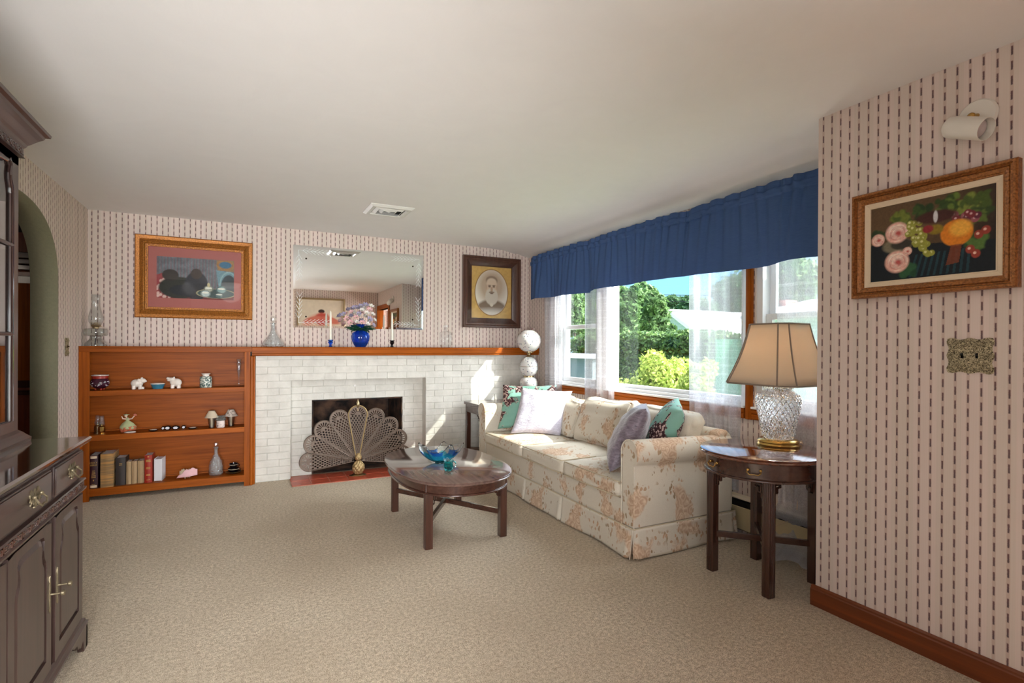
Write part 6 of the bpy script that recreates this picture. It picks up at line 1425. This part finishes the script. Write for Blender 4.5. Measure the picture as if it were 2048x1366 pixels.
shrub(1328, 700, 850, 7.2, 165, 'bush_leaves', 'yellow green leafy shrub just outside the picture window', 7000, .035, 21)
shrub(1392, 716, 840, 6.9, 90, 'bush_leaves', 'yellow green shrub outside behind the right sheer curtain', 4000, .035, 22)
shrub(1246, 746, 850, 6.9, 70, 'bush_leaves', 'low yellow green shrub at the left corner of the picture window', 2600, .03, 23)
# clipped hedge: rounded long block of leaves
h0_ = at(1170, 672, 'x', 12.0); h1_ = at(1460, 676, 'x', 12.0); hd_ = thing('hedge', 'long clipped green hedge crossing the yard', 'hedge', (12, (h0_.y+h1_.y)/2, -.7))
zz = (h0_.z+h1_.z)/2
R = np.random.RandomState(5); m = 26000; yy = R.uniform(h1_.y, h0_.y, m); th_ = R.uniform(0, 1, m); fx_ = np.where(th_ < .6, 11.4+R.uniform(-.12, .12, m), R.uniform(11.4, 12.6, m)); fz_ = np.where(th_ < .6, R.uniform(-.7, zz, m), zz+R.uniform(-.12, .10, m)); fz_ += .06*np.sin(yy*3)
P_ = np.stack([fx_, yy, fz_], 1); a = R.normal(size=(m, 3)); a /= np.linalg.norm(a, axis=1)[:, None]; nn = np.stack([-np.ones(m), np.zeros(m), np.where(th_ < .6, .2, 2.0)], 1)+R.normal(size=(m, 3))*.8; b_ = np.cross(nn, a); b_ /= np.linalg.norm(b_, axis=1)[:, None]; s = .06*R.uniform(.6, 1.4, (m, 1))
V = np.stack([P_-a*s, P_-b_*s*.5, P_+a*s, P_+b_*s*.5], 1).reshape(-1, 3); C = np.repeat(R.uniform(0, 1, m), 4); mb = MB(); mb.v = [tuple(v) for v in V.tolist()]; mb.f = [(4*i, 4*i+1, 4*i+2, 4*i+3) for i in range(m)]
mk('foliage', mb, 'hedge_leaves', hd_, smooth=0, col=np.stack([C, C, C, np.ones_like(C)], 1))
mk('hedge_core', MB().box(11.5, 12.5, h1_.y, h0_.y, -.7, zz-.1), 'leaf_green', hd_)
tree(1302, 590, 690, 17, 96, 'tree_leaves', 'broad leafy tree standing in front of the white gabled house', 14000, .13, 31)
tree(1246, 566, 700, 14.2, 84, 'tree_leaves', 'tall leafy tree at the left of the picture window view', 11000, .13, 32)
tree(1290, 560, 640, 26, 60, 'tree_leaves', 'slimmer tree rising above the others left of the blue sky', 6000, .2, 33)
tree(1352, 588, 650, 42, 50, 'pine_leaves', 'dark green distant tree behind the gabled roof', 6000, .35, 34)
tree(1396, 592, 660, 40, 90, 'pine_leaves', 'dark distant trees seen through the right sheer curtain', 7000, .35, 35)
tree(1310, 596, 660, 45, 70, 'pine_leaves', 'bluish green distant tree low on the skyline', 5000, .35, 36)
tree(1568, 500, 632, 20, 150, 'tree_leaves', 'large leafy tree behind the brick chimney in the right window', 13000, .16, 37)
tree(1470, 540, 640, 46, 110, 'pine_leaves', 'dark tree between the two right windows', 6000, .25, 38)
tree(1150, 560, 680, 14, 60, 'tree_leaves', 'leafy tree seen through the left sash window', 7000, .1, 39)
tree(1195, 570, 690, 18, 80, 'tree_leaves', 'leafy tree behind the second sheer curtain', 7000, .16, 40)
def house(xc, y0, y1, z0, ze, za, dep, lab, mat, chim=None):
    r = thing('house', lab, 'house', (xc, (y0+y1)/2, -.7)); ym = (y0+y1)/2
    mb = MB().prism([(y0, z0), (y1, z0), (y1, ze), (ym, za), (y0, ze)], lambda a, b, d: (d, a, b), xc, xc+dep); mk('walls', mb, mat, r, smooth=0)
    cl_ = MB(); z = z0+.3
    while z < za-.1:
        f_ = 1 if z < ze else (za-z)/(za-ze); w = (y1-y0)/2*f_-.02
        cl_.box(xc-.03, xc, ym-w, ym+w, z, z+.02); z += .2
    mk('clapboards', cl_, mat, r, smooth=0)
    rf = MB()
    for s_ in (-1, 1):
        e = ym+s_*(y1-y0)/2*1.12; ez = ze-(za-ze)*.12; rf.prism([(ym, za+.02), (e, ez), (e, ez+.22), (ym, za+.26)], lambda a, b, d: (d, a, b), xc-.45, xc+dep+.3)
    mk('roof', rf, 'roof_grey', r, smooth=0)
    ff = MB()
    for s_ in (-1, 1): e = ym+s_*(y1-y0)/2*1.12; ez = ze-(za-ze)*.12; ff.prism([(ym, za+.0), (e, ez-.03), (e, ez+.24), (ym, za+.28)], lambda a, b, d: (d, a, b), xc-.5, xc-.44)
    mk('fascia_board', ff, 'white_paint', r, smooth=0)
    w = mk('window', MB().box(xc-.05, xc, ym-.5, ym+.5, z0+.9, z0+2.1), 'white_paint', r); mk('pane', MB().box(xc-.06, xc-.05, ym-.42, ym+.42, z0+.98, z0+2.02), 'roof_grey', r, parent=w)
    if chim: mk('chimney', MB().box(xc+dep*.4, xc+dep*.4+.8, chim-.4, chim+.4, za-1.0, za+1.1).box(xc+dep*.4-.06, xc+dep*.4+.86, chim-.46, chim+.46, za+.9, za+1.0), 'chimney_brick', r)
    return r
ap = at(1345, 617, 'x', 27); ri = at(1400, 668, 'x', 27); hw_ = abs(ap.y-ri.y)/1.12
house(27, ap.y-hw_, ap.y+hw_, -.7, ri.z+.15, ap.z-.3, 9, 'white gabled neighbouring house with sloping roof edge beyond the hedge', 'siding_white')
a_ = at(1575, 612, 'x', 13); b0_ = at(1530, 620, 'x', 13); b1_ = at(1680, 620, 'x', 13)
r = thing('house', 'low white neighbouring house with red brick chimney in the right window', 'house', (13, (b0_.y+b1_.y)/2, -.7))
mk('walls', MB().box(13, 18, b1_.y, b0_.y+.3, -.7, a_.z-.25), 'siding_white', r); mk('roof', MB().prism([(12.7, a_.z-.28), (18.3, a_.z-.28), (15.5, a_.z+.35), (12.7, a_.z-.2)], lambda a, b, d: (a, d, b), b1_.y-.2, b0_.y+.5), 'siding_white', r, smooth=0)
cb = at(1576, 612, 'x', 14.5); kc = mpp(cb); mk('chimney', MB().box(14.3, 14.7, cb.y-6*kc, cb.y+6*kc, a_.z-.1, cb.z+9*kc).box(14.27, 14.73, cb.y-7.5*kc, cb.y+7.5*kc, cb.z+7*kc, cb.z+11*kc), 'chimney_brick', r)
g0 = at(1128, 690, 'x', 9); g1 = at(1185, 690, 'x', 9)
sb = thing('garden_shed', 'grey garden shed behind the left sash window', 'shed', (9.5, (g0.y+g1.y)/2, -.7))
zt_s = at(1150, 716, 'x', 9).z
mk('walls', MB().box(9, 9.4, g1.y, g0.y+.6, -.7, zt_s), 'siding_grey', sb); mk('roof', MB().prism([(8.9, zt_s), (9.6, zt_s), (9.3, zt_s+.12)], lambda a, b, d: (a, d, b), g1.y-.1, g0.y+.7), 'roof_grey', sb, smooth=0)
pw = thing('power_line', 'thin overhead wires crossing the sky behind the picture window', 'wire', (22, 14, 5))
for pa, pb, X in ((585, 585, 22), (597, 598, 22), (616, 622, 24)):
    p = at(1180, pa-1, 'x', X); q = at(1700, pb+1, 'x', X); pts = [p.lerp(q, k/20)-Vector((0, 0, .5*math.sin(PI*k/20)*.3)) for k in range(21)]; mk('wire', MB().tube(pts, .016, 6), 'wire_black', pw)

# ------------------------------------------------------------------ light
sd = Vector((-1, 1.22, -1.15)).normalized()
sl = bpy.data.lights.new('sun', 'SUN'); sl.energy = 6.0; sl.angle = math.radians(.6); sl.color = (1, .95, .86)
so = bpy.data.objects.new('sun', sl); COL.objects.link(so); so.rotation_euler = sd.to_track_quat('-Z', 'Y').to_euler()
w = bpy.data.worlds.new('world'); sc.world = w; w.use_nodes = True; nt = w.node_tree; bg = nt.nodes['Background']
tc = nt.nodes.new('ShaderNodeTexCoord'); sx = nt.nodes.new('ShaderNodeSeparateXYZ'); nt.links.new(tc.outputs['Generated'], sx.inputs[0])
rp = nt.nodes.new('ShaderNodeValToRGB'); nt.links.new(sx.outputs[2], rp.inputs[0]); e = rp.color_ramp.elements
e[0].position = 0.0; e[0].color = (.50, .74, .95, 1); e[1].position = .6; e[1].color = (.16, .36, .80, 1); q = e.new(.10); q.color = (.26, .56, .95, 1)
nt.links.new(rp.outputs[0], bg.inputs[0]); bg.inputs[1].default_value = 1.0
# broad sky glow around the sun, added to light the back wall
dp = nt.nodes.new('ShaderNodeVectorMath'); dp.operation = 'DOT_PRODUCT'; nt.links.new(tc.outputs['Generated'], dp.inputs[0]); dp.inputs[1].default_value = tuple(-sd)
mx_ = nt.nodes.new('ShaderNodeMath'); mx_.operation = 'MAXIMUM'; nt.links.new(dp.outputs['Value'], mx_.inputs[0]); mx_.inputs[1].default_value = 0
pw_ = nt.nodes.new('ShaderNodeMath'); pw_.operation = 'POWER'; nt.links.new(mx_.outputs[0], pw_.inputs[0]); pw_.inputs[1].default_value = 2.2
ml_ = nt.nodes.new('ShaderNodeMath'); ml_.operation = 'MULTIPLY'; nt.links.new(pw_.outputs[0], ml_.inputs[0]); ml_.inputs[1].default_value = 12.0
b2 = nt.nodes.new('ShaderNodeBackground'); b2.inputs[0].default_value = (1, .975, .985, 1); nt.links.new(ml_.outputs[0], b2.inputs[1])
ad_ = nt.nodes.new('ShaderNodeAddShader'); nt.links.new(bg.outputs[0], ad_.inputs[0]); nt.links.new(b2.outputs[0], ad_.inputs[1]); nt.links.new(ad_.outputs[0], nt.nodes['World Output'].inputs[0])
def area(name, loc, tgt, sx_, sy_, e, c=(1, 1, 1)):
    l = bpy.data.lights.new(name, 'AREA'); l.shape = 'RECTANGLE'; l.size = sx_; l.size_y = sy_; l.energy = e; l.color = c
    o = bpy.data.objects.new(name, l); COL.objects.link(o); o.location = loc; o.rotation_euler = (Vector(tgt)-Vector(loc)).to_track_quat('-Z', 'Y').to_euler(); return o
fwl = area('front_window_fill', (1.0, YF-.02, 1.06), (1.75, 0, 1.45), 1.4, 1.15, 24, (1, .985, .985)); fwl.data.spread = math.radians(84)  # fill light added at the unseen window, aimed at the back wall
pl_ = bpy.data.lights.new('ceiling_fill_light', 'POINT'); pl_.energy = 2; pl_.shadow_soft_size = .18; pl_.color = (1, .96, .9)
o = bpy.data.objects.new('ceiling_fill_light', pl_); COL.objects.link(o); o.location = (.95, -5.35, H-.2)  # fill from the added ceiling fixture
area('next_room_fill', (5.6, -5.5, 1.5), (2.0, -4.6, 1.1), 1.2, 1.4, 85, (1, .985, .985))  # fill light added beyond the doorway, out of view
pl_ = bpy.data.lights.new('table_lamp_light', 'POINT'); pl_.energy = 2.2; pl_.shadow_soft_size = .03; pl_.color = (1, .9, .78)
o = bpy.data.objects.new('table_lamp_light', pl_); COL.objects.link(o); o.location = (LX, LY, LZ+.53)
pl_ = bpy.data.lights.new('hall_light', 'POINT'); pl_.energy = 3.5; pl_.shadow_soft_size = .2; pl_.color = (1, .85, .7)
o = bpy.data.objects.new('hall_light', pl_); COL.objects.link(o); o.location = (-1.6, -1.5, 2.2)
vs9 = sc.view_settings; sc.display_settings.display_device = 'sRGB'; vs9.view_transform = 'Standard'; vs9.look = 'None'; vs9.exposure = 1.05; vs9.gamma = 1; vs9.use_curve_mapping = False
for o in bpy.data.objects:
    if '_loc' in o: del o['_loc']
